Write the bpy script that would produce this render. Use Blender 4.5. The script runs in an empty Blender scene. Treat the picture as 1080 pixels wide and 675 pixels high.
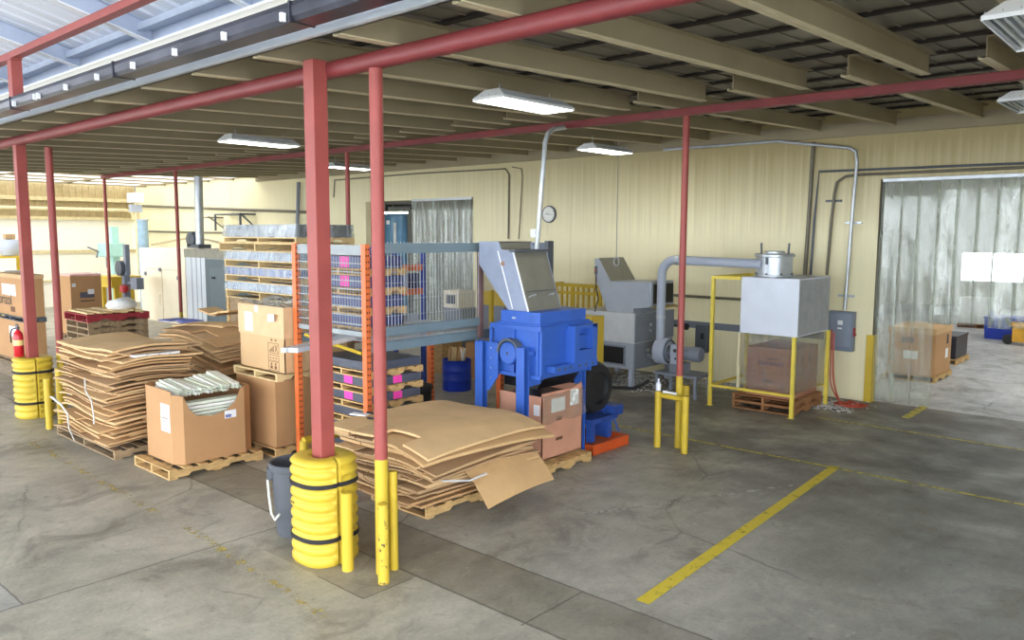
import bpy, bmesh, math, random
from mathutils import Vector, Matrix
C = bpy.context.scene.collection
random.seed(7)
PI = math.pi
# ------------------------------------------------------------------ camera numbers
YAW, PIT, ROL, FPX, H = math.radians(41.893), math.radians(-6.178), math.radians(.2253), 838.56, 3.0
_f = Vector((-math.sin(YAW)*math.cos(PIT), math.cos(YAW)*math.cos(PIT), math.sin(PIT)))
_r0 = Vector((math.cos(YAW), math.sin(YAW), 0)); _u0 = _r0.cross(_f)
_r = math.cos(ROL)*_r0 + math.sin(ROL)*_u0; _u = math.cos(ROL)*_u0 - math.sin(ROL)*_r0
CAM = Vector((0, 0, H))
def ray(x, y): return _r*((x-540)/FPX) + _u*((337.5-y)/FPX) + _f
def at_y(x, y, Y): d = ray(x, y); return CAM + d*(Y/d.y)       # where a sight line meets a wall plane Y
def at_x(x, y, X): d = ray(x, y); return CAM + d*(X/d.x)
def px_size(p): return FPX/((Vector(p)-CAM).dot(_f))      # pixels per metre at a place
def at_z(x, y, Z=0): d = ray(x, y); return CAM + d*((Z-H)/d.z)

# ------------------------------------------------------------------ materials
def lin(c):
    c /= 255.
    return c/12.92 if c <= .04045 else ((c+.055)/1.055)**2.4
def rgb(r, g, b): return (lin(r), lin(g), lin(b), 1)
MATS = {}
def M(name, col, rough=.55, metal=0., var=.12, scale=6., bump=0., bscale=40., dirt=0., dlo=.55, dhi=.75, dirtcol=(.08, .06, .045, 1), stretch=(1, 1, 1), emit=0., spec=.5):
    if name in MATS: return MATS[name]
    m = bpy.data.materials.new(name); m.use_nodes = True
    nt = m.node_tree; N = nt.nodes; L = nt.links
    b = N['Principled BSDF']
    b.inputs['Roughness'].default_value = rough; b.inputs['Metallic'].default_value = metal
    b.inputs['Specular IOR Level'].default_value = spec
    tc = N.new('ShaderNodeTexCoord'); mp = N.new('ShaderNodeMapping'); mp.inputs['Scale'].default_value = stretch
    L.new(tc.outputs['Object'], mp.inputs['Vector'])
    no = N.new('ShaderNodeTexNoise'); no.inputs['Scale'].default_value = scale; no.inputs['Detail'].default_value = 5
    L.new(mp.outputs[0], no.inputs['Vector'])
    mr = N.new('ShaderNodeMapRange'); mr.inputs[1].default_value = .3; mr.inputs[2].default_value = .7
    mr.inputs[3].default_value = 1-var; mr.inputs[4].default_value = 1+var
    L.new(no.outputs['Fac'], mr.inputs[0])
    mx = N.new('ShaderNodeMix'); mx.data_type = 'RGBA'; mx.blend_type = 'MULTIPLY'; mx.inputs[0].default_value = 1
    mx.inputs[6].default_value = col; L.new(mr.outputs[0], mx.inputs[7])
    out = mx.outputs[2]
    if dirt:
        n2 = N.new('ShaderNodeTexNoise'); n2.inputs['Scale'].default_value = scale*2.3; n2.inputs['Detail'].default_value = 8; n2.inputs['Roughness'].default_value = .7
        L.new(mp.outputs[0], n2.inputs['Vector'])
        r2 = N.new('ShaderNodeMapRange'); r2.inputs[1].default_value = dlo; r2.inputs[2].default_value = dhi; r2.inputs[3].default_value = 0; r2.inputs[4].default_value = dirt
        L.new(n2.outputs['Fac'], r2.inputs[0])
        m2 = N.new('ShaderNodeMix'); m2.data_type = 'RGBA'; L.new(r2.outputs[0], m2.inputs[0]); L.new(out, m2.inputs[6]); m2.inputs[7].default_value = dirtcol
        out = m2.outputs[2]
    L.new(out, b.inputs['Base Color'])
    if bump:
        n3 = N.new('ShaderNodeTexNoise'); n3.inputs['Scale'].default_value = bscale; n3.inputs['Detail'].default_value = 3
        L.new(mp.outputs[0], n3.inputs['Vector'])
        bp = N.new('ShaderNodeBump'); bp.inputs['Strength'].default_value = bump; bp.inputs['Distance'].default_value = .02
        L.new(n3.outputs['Fac'], bp.inputs['Height']); L.new(bp.outputs[0], b.inputs['Normal'])
    if emit:
        b.inputs['Emission Color'].default_value = col; b.inputs['Emission Strength'].default_value = emit
    MATS[name] = m
    return m
def glow(name, col, s):
    m = bpy.data.materials.new(name); m.use_nodes = True; N = m.node_tree.nodes; N.clear()
    e = N.new('ShaderNodeEmission'); e.inputs[0].default_value = col; e.inputs[1].default_value = s
    o = N.new('ShaderNodeOutputMaterial'); m.node_tree.links.new(e.outputs[0], o.inputs[0]); return m
def clear_film(name, col, opacity, gloss=.12, rough=.12, haze=None):
    """thin clear plastic: mostly lets light through, some gloss, a little milky scatter"""
    m = bpy.data.materials.new(name); m.use_nodes = True; nt = m.node_tree; N = nt.nodes; N.clear(); L = nt.links
    t = N.new('ShaderNodeBsdfTransparent'); t.inputs[0].default_value = (.93, .95, .92, 1)
    d = N.new('ShaderNodeBsdfDiffuse'); d.inputs[0].default_value = col
    tl = N.new('ShaderNodeBsdfTranslucent'); tl.inputs[0].default_value = col
    a = N.new('ShaderNodeMixShader'); a.inputs[0].default_value = .5; L.new(d.outputs[0], a.inputs[1]); L.new(tl.outputs[0], a.inputs[2])
    g = N.new('ShaderNodeBsdfGlossy'); g.inputs['Roughness'].default_value = rough
    tc = N.new('ShaderNodeTexCoord'); no = N.new('ShaderNodeTexNoise'); no.inputs['Scale'].default_value = 3.5; no.inputs['Detail'].default_value = 4
    mp = N.new('ShaderNodeMapping'); mp.inputs['Scale'].default_value = (3, 3, .7)
    L.new(tc.outputs['Object'], mp.inputs[0]); L.new(mp.outputs[0], no.inputs['Vector'])
    bp = N.new('ShaderNodeBump'); bp.inputs['Strength'].default_value = .35; bp.inputs['Distance'].default_value = .03
    L.new(no.outputs['Fac'], bp.inputs['Height']); L.new(bp.outputs[0], g.inputs['Normal'])
    mr = N.new('ShaderNodeMapRange'); mr.inputs[1].default_value = .35; mr.inputs[2].default_value = .7; mr.inputs[3].default_value = opacity*.5; mr.inputs[4].default_value = opacity*1.6
    L.new(no.outputs['Fac'], mr.inputs[0])
    s1 = N.new('ShaderNodeMixShader'); L.new(mr.outputs[0], s1.inputs[0]); L.new(t.outputs[0], s1.inputs[1]); L.new(a.outputs[0], s1.inputs[2])
    s2 = N.new('ShaderNodeMixShader'); s2.inputs[0].default_value = gloss; L.new(s1.outputs[0], s2.inputs[1]); L.new(g.outputs[0], s2.inputs[2])
    o = N.new('ShaderNodeOutputMaterial'); L.new(s2.outputs[0], o.inputs[0]); return m
# ------------------------------------------------------------------ mesh builder
class MB:
    def __init__(s): s.v = []; s.f = []
    def add(s, vs, fs, mat=None):
        b = len(s.v)
        s.v += [tuple(mat @ Vector(p)) if mat else tuple(p) for p in vs]
        s.f += [tuple(b+i for i in f) for f in fs]; return s
    def box(s, x0, x1, y0, y1, z0, z1, mat=None):
        vs = [(x, y, z) for z in (z0, z1) for x, y in ((x0, y0), (x1, y0), (x1, y1), (x0, y1))]
        return s.add(vs, [(3, 2, 1, 0), (4, 5, 6, 7), (0, 1, 5, 4), (1, 2, 6, 5), (2, 3, 7, 6), (3, 0, 4, 7)], mat)
    def cbox(s, c, d, rot=(0, 0, 0)):
        from mathutils import Euler
        m = Matrix.Translation(c) @ Euler(rot).to_matrix().to_4x4()
        return s.box(-d[0]/2, d[0]/2, -d[1]/2, d[1]/2, -d[2]/2, d[2]/2, m)
    def prism(s, poly, axis, a0, a1):
        """poly: 2d outline; axis 'x': (y,z) pts, 'y': (x,z), 'z': (x,y)"""
        n = len(poly); put = {'x': lambda p, a: (a, p[0], p[1]), 'y': lambda p, a: (p[0], a, p[1]), 'z': lambda p, a: (p[0], p[1], a)}[axis]
        vs = [put(p, a0) for p in poly]+[put(p, a1) for p in poly]
        return s.add(vs, [tuple(range(n)), tuple(range(2*n-1, n-1, -1))]+[(i, i+n, (i+1) % n+n, (i+1) % n) for i in range(n)])
    def tube(s, pts, r, n=10, cap=True, radii=None):
        pts = [Vector(p) for p in pts]; k = len(pts)
        T = []
        for i in range(k):
            t = (pts[min(i+1, k-1)]-pts[max(i-1, 0)]); T.append(t.normalized())
        a = Vector((0, 0, 1)) if abs(T[0].z) < .9 else Vector((1, 0, 0))
        u = T[0].cross(a).normalized(); vs = []
        for i in range(k):
            u = (u - T[i]*u.dot(T[i])).normalized(); w = T[i].cross(u)
            rr = radii[i] if radii else r
            for j in range(n):
                th = 2*PI*j/n; vs.append(pts[i]+(u*math.cos(th)+w*math.sin(th))*rr)
        fs = [(i*n+j, i*n+(j+1) % n, (i+1)*n+(j+1) % n, (i+1)*n+j) for i in range(k-1) for j in range(n)]
        if cap: fs += [tuple(range(n-1, -1, -1)), tuple((k-1)*n+j for j in range(n))]
        return s.add(vs, fs)
    def lathe(s, prof, c=(0, 0, 0), n=24, axis='z', cap=True):
        """prof: (r,h) list"""
        vs = []
        for r, h in prof:
            for j in range(n):
                a = 2*PI*j/n; x, y = r*math.cos(a), r*math.sin(a)
                p = {'z': (x, y, h), 'y': (x, h, -y), 'x': (h, x, y)}[axis]
                vs.append((p[0]+c[0], p[1]+c[1], p[2]+c[2]))
        k = len(prof)
        fs = [(i*n+j, i*n+(j+1) % n, (i+1)*n+(j+1) % n, (i+1)*n+j) for i in range(k-1) for j in range(n)]
        if cap:
            if prof[0][0] > 1e-4: fs.append(tuple(range(n-1, -1, -1)))
            if prof[-1][0] > 1e-4: fs.append(tuple((k-1)*n+j for j in range(n)))
        return s.add(vs, fs)
    def quad(s, a, b, c, d): return s.add([a, b, c, d], [(0, 1, 2, 3)])
    def build(s, name, mat, parent=None, world=True, bevel=0, smooth=False, angle=40, mods=None):
        me = bpy.data.meshes.new(name)
        vs = s.v
        if parent is not None and world:
            o = WO[parent.name]; vs = [(p[0]-o[0], p[1]-o[1], p[2]-o[2]) for p in vs]
        me.from_pydata(vs, [], s.f); me.update()
        bm = bmesh.new(); bm.from_mesh(me); bmesh.ops.remove_doubles(bm, verts=bm.verts, dist=1e-5); bmesh.ops.recalc_face_normals(bm, faces=bm.faces); bm.to_mesh(me); bm.free()
        if smooth:
            me.polygons.foreach_set('use_smooth', [True]*len(me.polygons)); me.set_sharp_from_angle(angle=math.radians(angle))
        me.materials.append(mat)
        ob = bpy.data.objects.new(name, me); C.objects.link(ob)
        if parent is not None:
            ob.parent = parent; WO[ob.name] = WO[parent.name]
        else: WO[ob.name] = (0, 0, 0)
        if bevel:
            bv = ob.modifiers.new('bevel', 'BEVEL'); bv.width = bevel; bv.segments = 2; bv.limit_method = 'ANGLE'
        return ob
WO = {}
def tag(o, label, cat, group=None, kind=None):
    o['label'] = label; o['category'] = cat
    if group: o['group'] = group
    if kind: o['kind'] = kind
    return o
def thing(name, label, cat, loc=(0, 0, 0), rotz=0, group=None, kind=None):
    o = bpy.data.objects.new(name, None); C.objects.link(o); o.empty_display_size = .1
    o.location = loc; o.rotation_euler = (0, 0, rotz); WO[o.name] = tuple(loc)
    return tag(o, label, cat, group, kind)
def solo(mb, name, mat, label, cat, group=None, kind=None, **k):
    """a thing that is one mesh; its origin moved to its base centre"""
    xs, ys, zs = zip(*mb.v); c = ((min(xs)+max(xs))/2, (min(ys)+max(ys))/2, min(zs))
    mb.v = [(p[0]-c[0], p[1]-c[1], p[2]-c[2]) for p in mb.v]
    o = mb.build(name, mat, **k); o.location = c; WO[o.name] = c
    return tag(o, label, cat, group, kind)
def struct(mb, name, mat, parent=None, **k):
    o = mb.build(name, mat, parent, **k)
    if parent is None: o['kind'] = 'structure'
    return o
def copy_tree(o, parent=None):
    c = o.copy(); C.objects.link(c)
    if parent is not None: c.parent = parent
    for ch in list(o.children): copy_tree(ch, c)
    WO[c.name] = WO.get(o.name, (0, 0, 0))
    return c
def text(body, size, mat, parent, loc, rot, name='lettering', label=None, align='CENTER', sx=1.):
    cu = bpy.data.curves.new(name, 'FONT'); cu.body = body; cu.size = size; cu.align_x = align; cu.align_y = 'CENTER'; cu.extrude = .001
    cu.materials.append(mat)
    tmp = bpy.data.objects.new(name, cu); C.objects.link(tmp); bpy.context.view_layer.update()
    me = bpy.data.meshes.new_from_object(tmp); bpy.data.objects.remove(tmp)
    o = bpy.data.objects.new(name, me); C.objects.link(o); o.parent = parent
    if not me.materials: me.materials.append(mat)
    w = WO[parent.name]; o.location = (loc[0]-w[0], loc[1]-w[1], loc[2]-w[2]); o.rotation_euler = rot; o.scale = (sx, 1, 1)
    WO[o.name] = loc
    return o
FACE_F = (PI/2, 0, 0)          # text on a face looking towards -Y
FACE_R = (PI/2, 0, PI/2)       # text on a face looking towards +X

# ------------------------------------------------------------------ palette
red = M('red_oxide_paint', rgb(154, 74, 68), .5, var=.1, scale=3, dirt=.25, dirtcol=rgb(120, 60, 55), spec=.4)
redbeam = M('shaded_red_beam', rgb(124, 48, 50), .5, var=.12, scale=2, dirt=.2, dirtcol=rgb(90, 40, 38))  # same paint as the columns, darkened in the colour for shade
yel = M('safety_yellow', rgb(200, 170, 48), .5, var=.06, scale=4, dirt=.12, dirtcol=rgb(170, 140, 50))
yelchip = M('chipped_yellow_paint', rgb(200, 170, 52), .5, var=.08, scale=7, dirt=.97, dlo=.565, dhi=.59, dirtcol=rgb(70, 55, 40))
plast = M('yellow_plastic', rgb(208, 178, 56), .5, var=.05, scale=3, dirt=.1, dirtcol=rgb(200, 170, 70))
strapm = M('black_webbing', rgb(38, 36, 38), .8)
card = [M('cardboard_a', rgb(201, 163, 115), .85, var=.1, scale=3, dirt=.15, dirtcol=rgb(150, 110, 70), bump=.1),
        M('cardboard_b', rgb(188, 148, 102), .85, var=.1, scale=3, dirt=.2, dirtcol=rgb(140, 100, 62), bump=.1),
        M('cardboard_c', rgb(214, 178, 130), .85, var=.1, scale=3, dirt=.15, dirtcol=rgb(160, 124, 84), bump=.1),
        M('cardboard_d', rgb(182, 148, 109), .85, var=.1, scale=3, dirt=.2, dirtcol=rgb(140, 108, 74), bump=.1)]
boxm = M('brown_carton', rgb(184, 140, 96), .8, var=.06, scale=2, dirt=.12, dirtcol=rgb(140, 100, 62))
boxpale = M('pale_carton', rgb(205, 168, 124), .8, var=.06, scale=2, dirt=.1, dirtcol=rgb(160, 125, 86))
wood = M('pallet_wood', rgb(196, 160, 106), .8, var=.2, scale=9, stretch=(1, 1, 4), bump=.15)
woodpale = M('new_pallet_wood', rgb(224, 196, 144), .8, var=.15, scale=9, bump=.1)
woodgrey = M('weathered_wood', rgb(150, 126, 96), .85, var=.25, scale=10, bump=.2)
redwood = M('red_painted_wood', rgb(150, 40, 48), .7, var=.2, scale=8, dirt=.3, dirtcol=rgb(190, 130, 110))
paper = M('white_label_paper', rgb(238, 238, 240), .6, var=.02)
ink = M('grey_print', rgb(70, 62, 60), .8, var=.1)
inkbrown = M('brown_print', rgb(110, 76, 52), .8, var=.15)
greylt = M('light_grey_paint', rgb(172, 180, 196), .45, var=.05, scale=3, dirt=.12, dirtcol=rgb(130, 130, 130))
greymid = M('machine_grey', rgb(128, 134, 146), .5, var=.06, scale=3, dirt=.2, dirtcol=rgb(90, 90, 92))
greydk = M('dark_grey_paint', rgb(84, 90, 98), .5, var=.08, scale=3, dirt=.15)
tan = M('dusty_shaded_steel', rgb(124, 122, 110), .55, var=.12, scale=4, dirt=.2, dirtcol=rgb(110, 104, 90))  # also carries the painted shade of the chute front
blue = M('machine_blue', rgb(52, 96, 184), .42, var=.08, scale=3, dirt=.2, dirtcol=rgb(40, 60, 110))
bluebin = M('blue_plastic', rgb(20, 56, 175), .4, var=.05)
orange = M('rack_orange', rgb(224, 112, 58), .45, var=.06, scale=4, dirt=.12, dirtcol=rgb(160, 70, 40))
orangebase = M('orange_skid_paint', rgb(205, 84, 34), .55, var=.1, scale=4, dirt=.25, dirtcol=rgb(120, 60, 34))
rackgrey = M('rack_grey_paint', rgb(112, 130, 140), .5, var=.06, scale=3, dirt=.1)
wire = M('galvanised_wire', rgb(190, 196, 200), .4, metal=.4, var=.06)
galv = M('galvanised_steel', rgb(188, 194, 200), .38, metal=.55, var=.12, scale=5)
black = M('black_rubber', rgb(30, 30, 32), .6, var=.2)
dark = M('dark_opening', rgb(16, 15, 15), .8)
flangem = M('pale_flange', rgb(206, 194, 160), .5, var=.06)  # flange drawn paler than the joist web
joistm = M('beige_joist_paint', rgb(150, 138, 110), .55, var=.08, scale=1.5, dirt=.2, dirtcol=rgb(120, 105, 80))
whitep = M('white_enamel', rgb(232, 234, 236), .4, var=.03)
cream = M('cream_paint', rgb(236, 228, 206), .5, var=.04, scale=2, dirt=.08, dirtcol=rgb(190, 180, 160))
pink = M('pink_sticker', rgb(240, 70, 170), .6, var=.05)
teal = M('pale_green_paint', rgb(170, 214, 206), .45, var=.06)
film = clear_film('stretch_wrap', (.9, .93, .98, 1), .24, .06, .15)
# ------------------------------------------------------------------ floor
def floor_material():
    m = bpy.data.materials.new('stained_concrete'); m.use_nodes = True; nt = m.node_tree; N = nt.nodes; L = nt.links
    b = N['Principled BSDF']; tc = N.new('ShaderNodeTexCoord'); sep = N.new('ShaderNodeSeparateXYZ'); L.new(tc.outputs['Object'], sep.inputs[0])
    def math_(op, a, b_=None, c=None):
        n = N.new('ShaderNodeMath'); n.operation = op
        for i, q in enumerate((a, b_, c)):
            if q is None: continue
            if isinstance(q, (int, float)): n.inputs[i].default_value = q
            else: L.new(q, n.inputs[i])
        return n.outputs[0]
    def noise(scale, detail=6, rough=.6, dist=0., stretch=None):
        n = N.new('ShaderNodeTexNoise'); n.inputs['Scale'].default_value = scale; n.inputs['Detail'].default_value = detail; n.inputs['Roughness'].default_value = rough; n.inputs['Distortion'].default_value = dist
        if stretch:
            mp = N.new('ShaderNodeMapping'); mp.inputs['Scale'].default_value = stretch; L.new(tc.outputs['Object'], mp.inputs[0]); L.new(mp.outputs[0], n.inputs['Vector'])
        else: L.new(tc.outputs['Object'], n.inputs['Vector'])
        return n.outputs['Fac']
    def rng(x, a, b_, c, d):
        n = N.new('ShaderNodeMapRange'); L.new(x, n.inputs[0])
        for i, q in enumerate((a, b_, c, d)): n.inputs[i+1].default_value = q
        return n.outputs[0]
    def mix(f, a, b_, bt='MIX'):
        n = N.new('ShaderNodeMix'); n.data_type = 'RGBA'; n.blend_type = bt
        for i, q in ((0, f), (6, a), (7, b_)):
            if isinstance(q, (int, float)): n.inputs[i].default_value = q
            elif isinstance(q, tuple): n.inputs[i].default_value = q
            else: L.new(q, n.inputs[i])
        return n.outputs[2]
    X, Y = sep.outputs[0], sep.outputs[1]
    def band(v, a, b_):   # 1 between a and b
        return math_('MULTIPLY', math_('GREATER_THAN', v, a), math_('LESS_THAN', v, b_))
    warm, inner, stripd, back = rgb(180, 174, 158), rgb(178, 173, 160), rgb(150, 143, 126), rgb(208, 209, 212)
    col = mix(math_('GREATER_THAN', Y, 4.45), warm, stripd)
    col = mix(math_('GREATER_THAN', Y, 5.19), col, inner)
    col = mix(math_('GREATER_THAN', Y, 15.0), col, back)
    pale = math_('MULTIPLY', math_('LESS_THAN', Y, 1.94), math_('LESS_THAN', X, -7.05))
    col = mix(math_('MULTIPLY', pale, .6), col, rgb(190, 190, 184))
    patch = math_('MULTIPLY', band(X, -6.6, -5.1), band(Y, 3.86, 4.45))
    col = mix(math_('MULTIPLY', patch, .75), col, rgb(150, 142, 126))
    grey = math_('MULTIPLY', math_('LESS_THAN', Y, 15.0), rng(math_('ADD', math_('ADD', X, math_('MULTIPLY', Y, .22)), math_('MULTIPLY', noise(.7, 4), 3)), -1.6, 1.6, 0, .85))
    col = mix(grey, col, rgb(134, 132, 128))
    # clouds of wear and stains
    col = mix(1., col, rng(noise(.55, 7, .66, .6), .3, .72, .62, 1.25), 'MULTIPLY')
    col = mix(1., col, rng(noise(5, 8, .72, 0, (1, .5, 1)), .3, .72, .78, 1.14), 'MULTIPLY')
    col = mix(rng(noise(1.3, 8, .7, .8), .52, .66, 0, .6), col, rgb(104, 98, 88))
    col = mix(rng(noise(8, 8, .75), .60, .70, 0, .7), col, rgb(86, 80, 72))
    col = mix(rng(noise(2.2, 9, .8, 1.5), .66, .76, 0, .55), col, rgb(206, 202, 190))
    col = mix(1., col, rng(noise(26, 8, .75), .3, .7, .84, 1.12), 'MULTIPLY')
    col = mix(rng(noise(3.1, 9, .85, 2.5, (1, .45, 1)), .60, .72, 0, .65), col, rgb(210, 206, 194))
    col = mix(rng(noise(17, 6, .8, .5), .64, .69, 0, .75), col, rgb(78, 72, 64))
    # darker traffic grime in front of the machines
    g = math_('MULTIPLY', math_('MULTIPLY', rng(math_('ADD', Y, math_('MULTIPLY', noise(.9, 5), 2.2)), 8.8, 11.6, 0, 1), math_('LESS_THAN', Y, 15.0)), rng(noise(.8, 5, .6), .34, .58, 0, .8))
    col = mix(math_('MULTIPLY', g, rng(X, -11, -8.5, 0, 1)), col, rgb(92, 88, 84))
    # joints with ragged edges
    wob = math_('MULTIPLY', math_('SUBTRACT', noise(7, 4), .5), .03)
    def joint(v, p, w, lo=None, other=None, hi=None):
        d = math_('ABSOLUTE', math_('SUBTRACT', math_('ADD', v, wob), p))
        j = rng(d, 0, w, 1, 0)
        if lo is not None: j = math_('MULTIPLY', j, band(other, lo, hi))
        return j
    J = joint(Y, 4.45, .02)
    for a in (joint(Y, 5.19, .018), joint(X, -7.05, .016, -8, Y, 4.4), joint(X, -3.84, .014, 4.4, Y, 5.2), joint(Y, 1.94, .012, -30, X, -7.05),
              joint(X, -12.6, .014, -8, Y, 4.4), joint(X, -5.1, .012, 3.86, Y, 4.4), joint(Y, 3.86, .012, -5.75, X, -5.1)):
        J = math_('MAXIMUM', J, a)
    col = mix(math_('MULTIPLY', J, .8), col, rgb(52, 47, 42))
    vo = N.new('ShaderNodeTexVoronoi'); vo.feature = 'DISTANCE_TO_EDGE'; vo.inputs['Scale'].default_value = .42
    wv = N.new('ShaderNodeMix'); wv.data_type = 'RGBA'; wv.inputs[0].default_value = .12; L.new(tc.outputs['Object'], wv.inputs[6])
    nn = N.new('ShaderNodeTexNoise'); nn.inputs['Scale'].default_value = 3; nn.inputs['Detail'].default_value = 6; L.new(tc.outputs['Object'], nn.inputs['Vector']); L.new(nn.outputs['Color'], wv.inputs[7])
    L.new(wv.outputs[2], vo.inputs['Vector'])
    crack = math_('MULTIPLY', rng(vo.outputs['Distance'], 0, .007, 1, 0), rng(noise(.35, 3), .5, .6, 0, 1))
    col = mix(math_('MULTIPLY', crack, .6), col, rgb(66, 60, 54))
    # pale dragged scrape
    L.new(col, b.inputs['Base Color'])
    L.new(rng(noise(1.6, 6), .3, .7, .36, .62), b.inputs['Roughness'])
    bp = N.new('ShaderNodeBump'); bp.inputs['Strength'].default_value = .12; bp.inputs['Distance'].default_value = .02
    L.new(noise(30, 4), bp.inputs['Height']); L.new(bp.outputs[0], b.inputs['Normal'])
    return m
struct(MB().box(-60, 14, -40, 45, -.2, 0), 'floor', floor_material())
def worn_paint(name, col, wear):
    m = bpy.data.materials.new(name); m.use_nodes = True; nt = m.node_tree; N = nt.nodes; L = nt.links
    b = N['Principled BSDF']; b.inputs['Base Color'].default_value = col; b.inputs['Roughness'].default_value = .6
    tc = N.new('ShaderNodeTexCoord'); n = N.new('ShaderNodeTexNoise'); n.inputs['Scale'].default_value = 7; n.inputs['Detail'].default_value = 8; n.inputs['Roughness'].default_value = .75
    L.new(tc.outputs['Object'], n.inputs['Vector'])
    r = N.new('ShaderNodeMapRange'); r.inputs[1].default_value = wear-.06; r.inputs[2].default_value = wear+.06; r.inputs[3].default_value = 0; r.inputs[4].default_value = .95
    L.new(n.outputs['Fac'], r.inputs[0])
    t = N.new('ShaderNodeBsdfTransparent'); s = N.new('ShaderNodeMixShader'); L.new(r.outputs[0], s.inputs[0]); L.new(t.outputs[0], s.inputs[1]); L.new(b.outputs[0], s.inputs[2])
    L.new(s.outputs[0], N['Material Output'].inputs[0]); return m
pa = worn_paint('worn_yellow_line', rgb(220, 196, 60), .38); pb = worn_paint('faded_yellow_line', rgb(214, 196, 80), .46); pc = worn_paint('ghost_yellow_line', rgb(206, 184, 96), .56)
pw = worn_paint('pale_scrape', rgb(196, 194, 186), .5)
def stripe(x0, y0, x1, y1, w, m, n=1):
    a, b = Vector((x0, y0, 0)), Vector((x1, y1, 0)); d = (b-a).normalized(); p = Vector((-d.y, d.x, 0))*w/2; z = Vector((0, 0, .003))
    o = MB().quad(a-p+z, b-p+z, b+p+z, a+p+z).build('floor_marking', m); o['kind'] = 'structure'
stripe(-3.36, 5.36, -3.60, 10.35, .125, pa)
stripe(-9.5, 10.28, -1.0, 10.27, .06, pb)
stripe(-4.9, 12.99, -.6, 12.95, .06, pb)
q1, q2 = at_z(955, 441), at_z(969, 432); stripe(q1.x, q1.y, q2.x, q2.y+.4, .14, pb)
stripe(-7.75, 3.64, -5.0, 3.46, .09, pc); stripe(-12.6, 3.7, -8.4, 3.62, .09, pc)
stripe(-4.95, 6.68, -3.7, 9.2, .05, pw)

# ------------------------------------------------------------------ walls
def wall_material():
    m = M('cream_wall_paint', rgb(236, 227, 188), .6, var=.05, scale=.7, dirt=.0)
    nt = m.node_tree; N = nt.nodes; L = nt.links; b = N['Principled BSDF']
    src = b.inputs['Base Color'].links[0].from_socket
    tc = N.new('ShaderNodeTexCoord'); mp = N.new('ShaderNodeMapping'); mp.inputs['Scale'].default_value = (14, 1, .3); L.new(tc.outputs['Object'], mp.inputs[0])
    n = N.new('ShaderNodeTexNoise'); n.inputs['Scale'].default_value = 1.2; n.inputs['Detail'].default_value = 5; L.new(mp.outputs[0], n.inputs['Vector'])
    r = N.new('ShaderNodeMapRange'); r.inputs[1].default_value = .35; r.inputs[2].default_value = .75; r.inputs[3].default_value = 1.02; r.inputs[4].default_value = .965; L.new(n.outputs['Fac'], r.inputs[0])
    mx = N.new('ShaderNodeMix'); mx.data_type = 'RGBA'; mx.blend_type = 'MULTIPLY'; mx.inputs[0].default_value = 1; L.new(src, mx.inputs[6]); L.new(r.outputs[0], mx.inputs[7])
    # streaky soot plus roof shade painted into the upper wall colour
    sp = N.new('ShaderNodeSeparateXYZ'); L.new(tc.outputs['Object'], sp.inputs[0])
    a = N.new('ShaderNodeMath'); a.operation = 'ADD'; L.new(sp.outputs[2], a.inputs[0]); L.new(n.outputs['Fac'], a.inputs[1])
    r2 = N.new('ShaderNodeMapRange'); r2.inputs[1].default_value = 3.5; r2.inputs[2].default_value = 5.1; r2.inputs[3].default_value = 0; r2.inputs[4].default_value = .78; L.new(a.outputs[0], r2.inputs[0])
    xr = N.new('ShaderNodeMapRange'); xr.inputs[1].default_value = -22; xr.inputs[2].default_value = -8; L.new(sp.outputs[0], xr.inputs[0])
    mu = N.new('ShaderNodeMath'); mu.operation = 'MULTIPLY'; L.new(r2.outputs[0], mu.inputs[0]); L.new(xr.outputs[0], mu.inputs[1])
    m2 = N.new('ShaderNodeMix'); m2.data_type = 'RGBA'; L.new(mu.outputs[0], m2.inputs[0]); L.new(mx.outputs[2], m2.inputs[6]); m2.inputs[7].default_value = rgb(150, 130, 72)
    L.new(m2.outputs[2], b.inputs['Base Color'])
    return m
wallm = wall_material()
D1, D2 = (-19.2, -14.72, 3.93), (-4.62, 2.5, 3.98)
w = MB()
for x0, x1, z0 in ((-35, D1[0], 0), (D1[0], D1[1], D1[2]), (D1[1], D2[0], 0), (D2[0], D2[1], D2[2]), (D2[1], 4, 0)):
    w.box(x0, x1, 14.86, 15.04, z0, 5.3)
for x in (-31, -27, -23, -16.95, -11.5, -7.6):
    z0 = 4.0 if D1[0] < x < D1[1] else 0
    w.box(x-.008, x+.008, 14.853, 14.87, z0, 4.8)
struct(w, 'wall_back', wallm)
struct(MB().box(4, 4.2, 4.3, 15, 0, 7), 'unseen_wall_right', wallm)  # unseen wall, put in to keep daylight off the right side
# far end wall: white bays below, ribbed tan sheeting and girts above
w = MB().box(-35.3, -35.1, -8, 15, 0, 3.5)
struct(w, 'wall_left', M('white_block_wall', rgb(240, 236, 222), .6, var=.03))
w = MB().box(-35.3, -35.1, -8, 15, 3.5, 5.6)
for i in range(92): w.box(-35.1, -35.06, -8+i*.25, -8+i*.25+.08, 3.5, 5.6)
struct(w, 'wall_left_upper', M('tan_siding', rgb(178, 160, 118), .7, var=.1))
struct(MB().box(-35.1, -34.85, -8, 14.86, 4.25, 4.4).box(-35.1, -34.85, -8, 14.86, 3.5, 3.62).box(-35.1, -35, -8, 14.86, 2.15, 2.28).box(-35.1, -35, -8, 14.86, 1.0, 1.08), 'trim_1', M('girt_paint', rgb(206, 190, 146), .6))
solo(MB().tube([(-34.75, -8, 3.93), (-34.75, 14.3, 3.93), (-34.75, 14.55, 3.85), (-34.75, 14.6, 3.55)], .07, 10), 'sprinkler_pipe', M('cream_pipe_paint', rgb(226, 212, 170), .5), 'cream pipe running level along the far left end wall', 'pipe', smooth=True)
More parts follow.
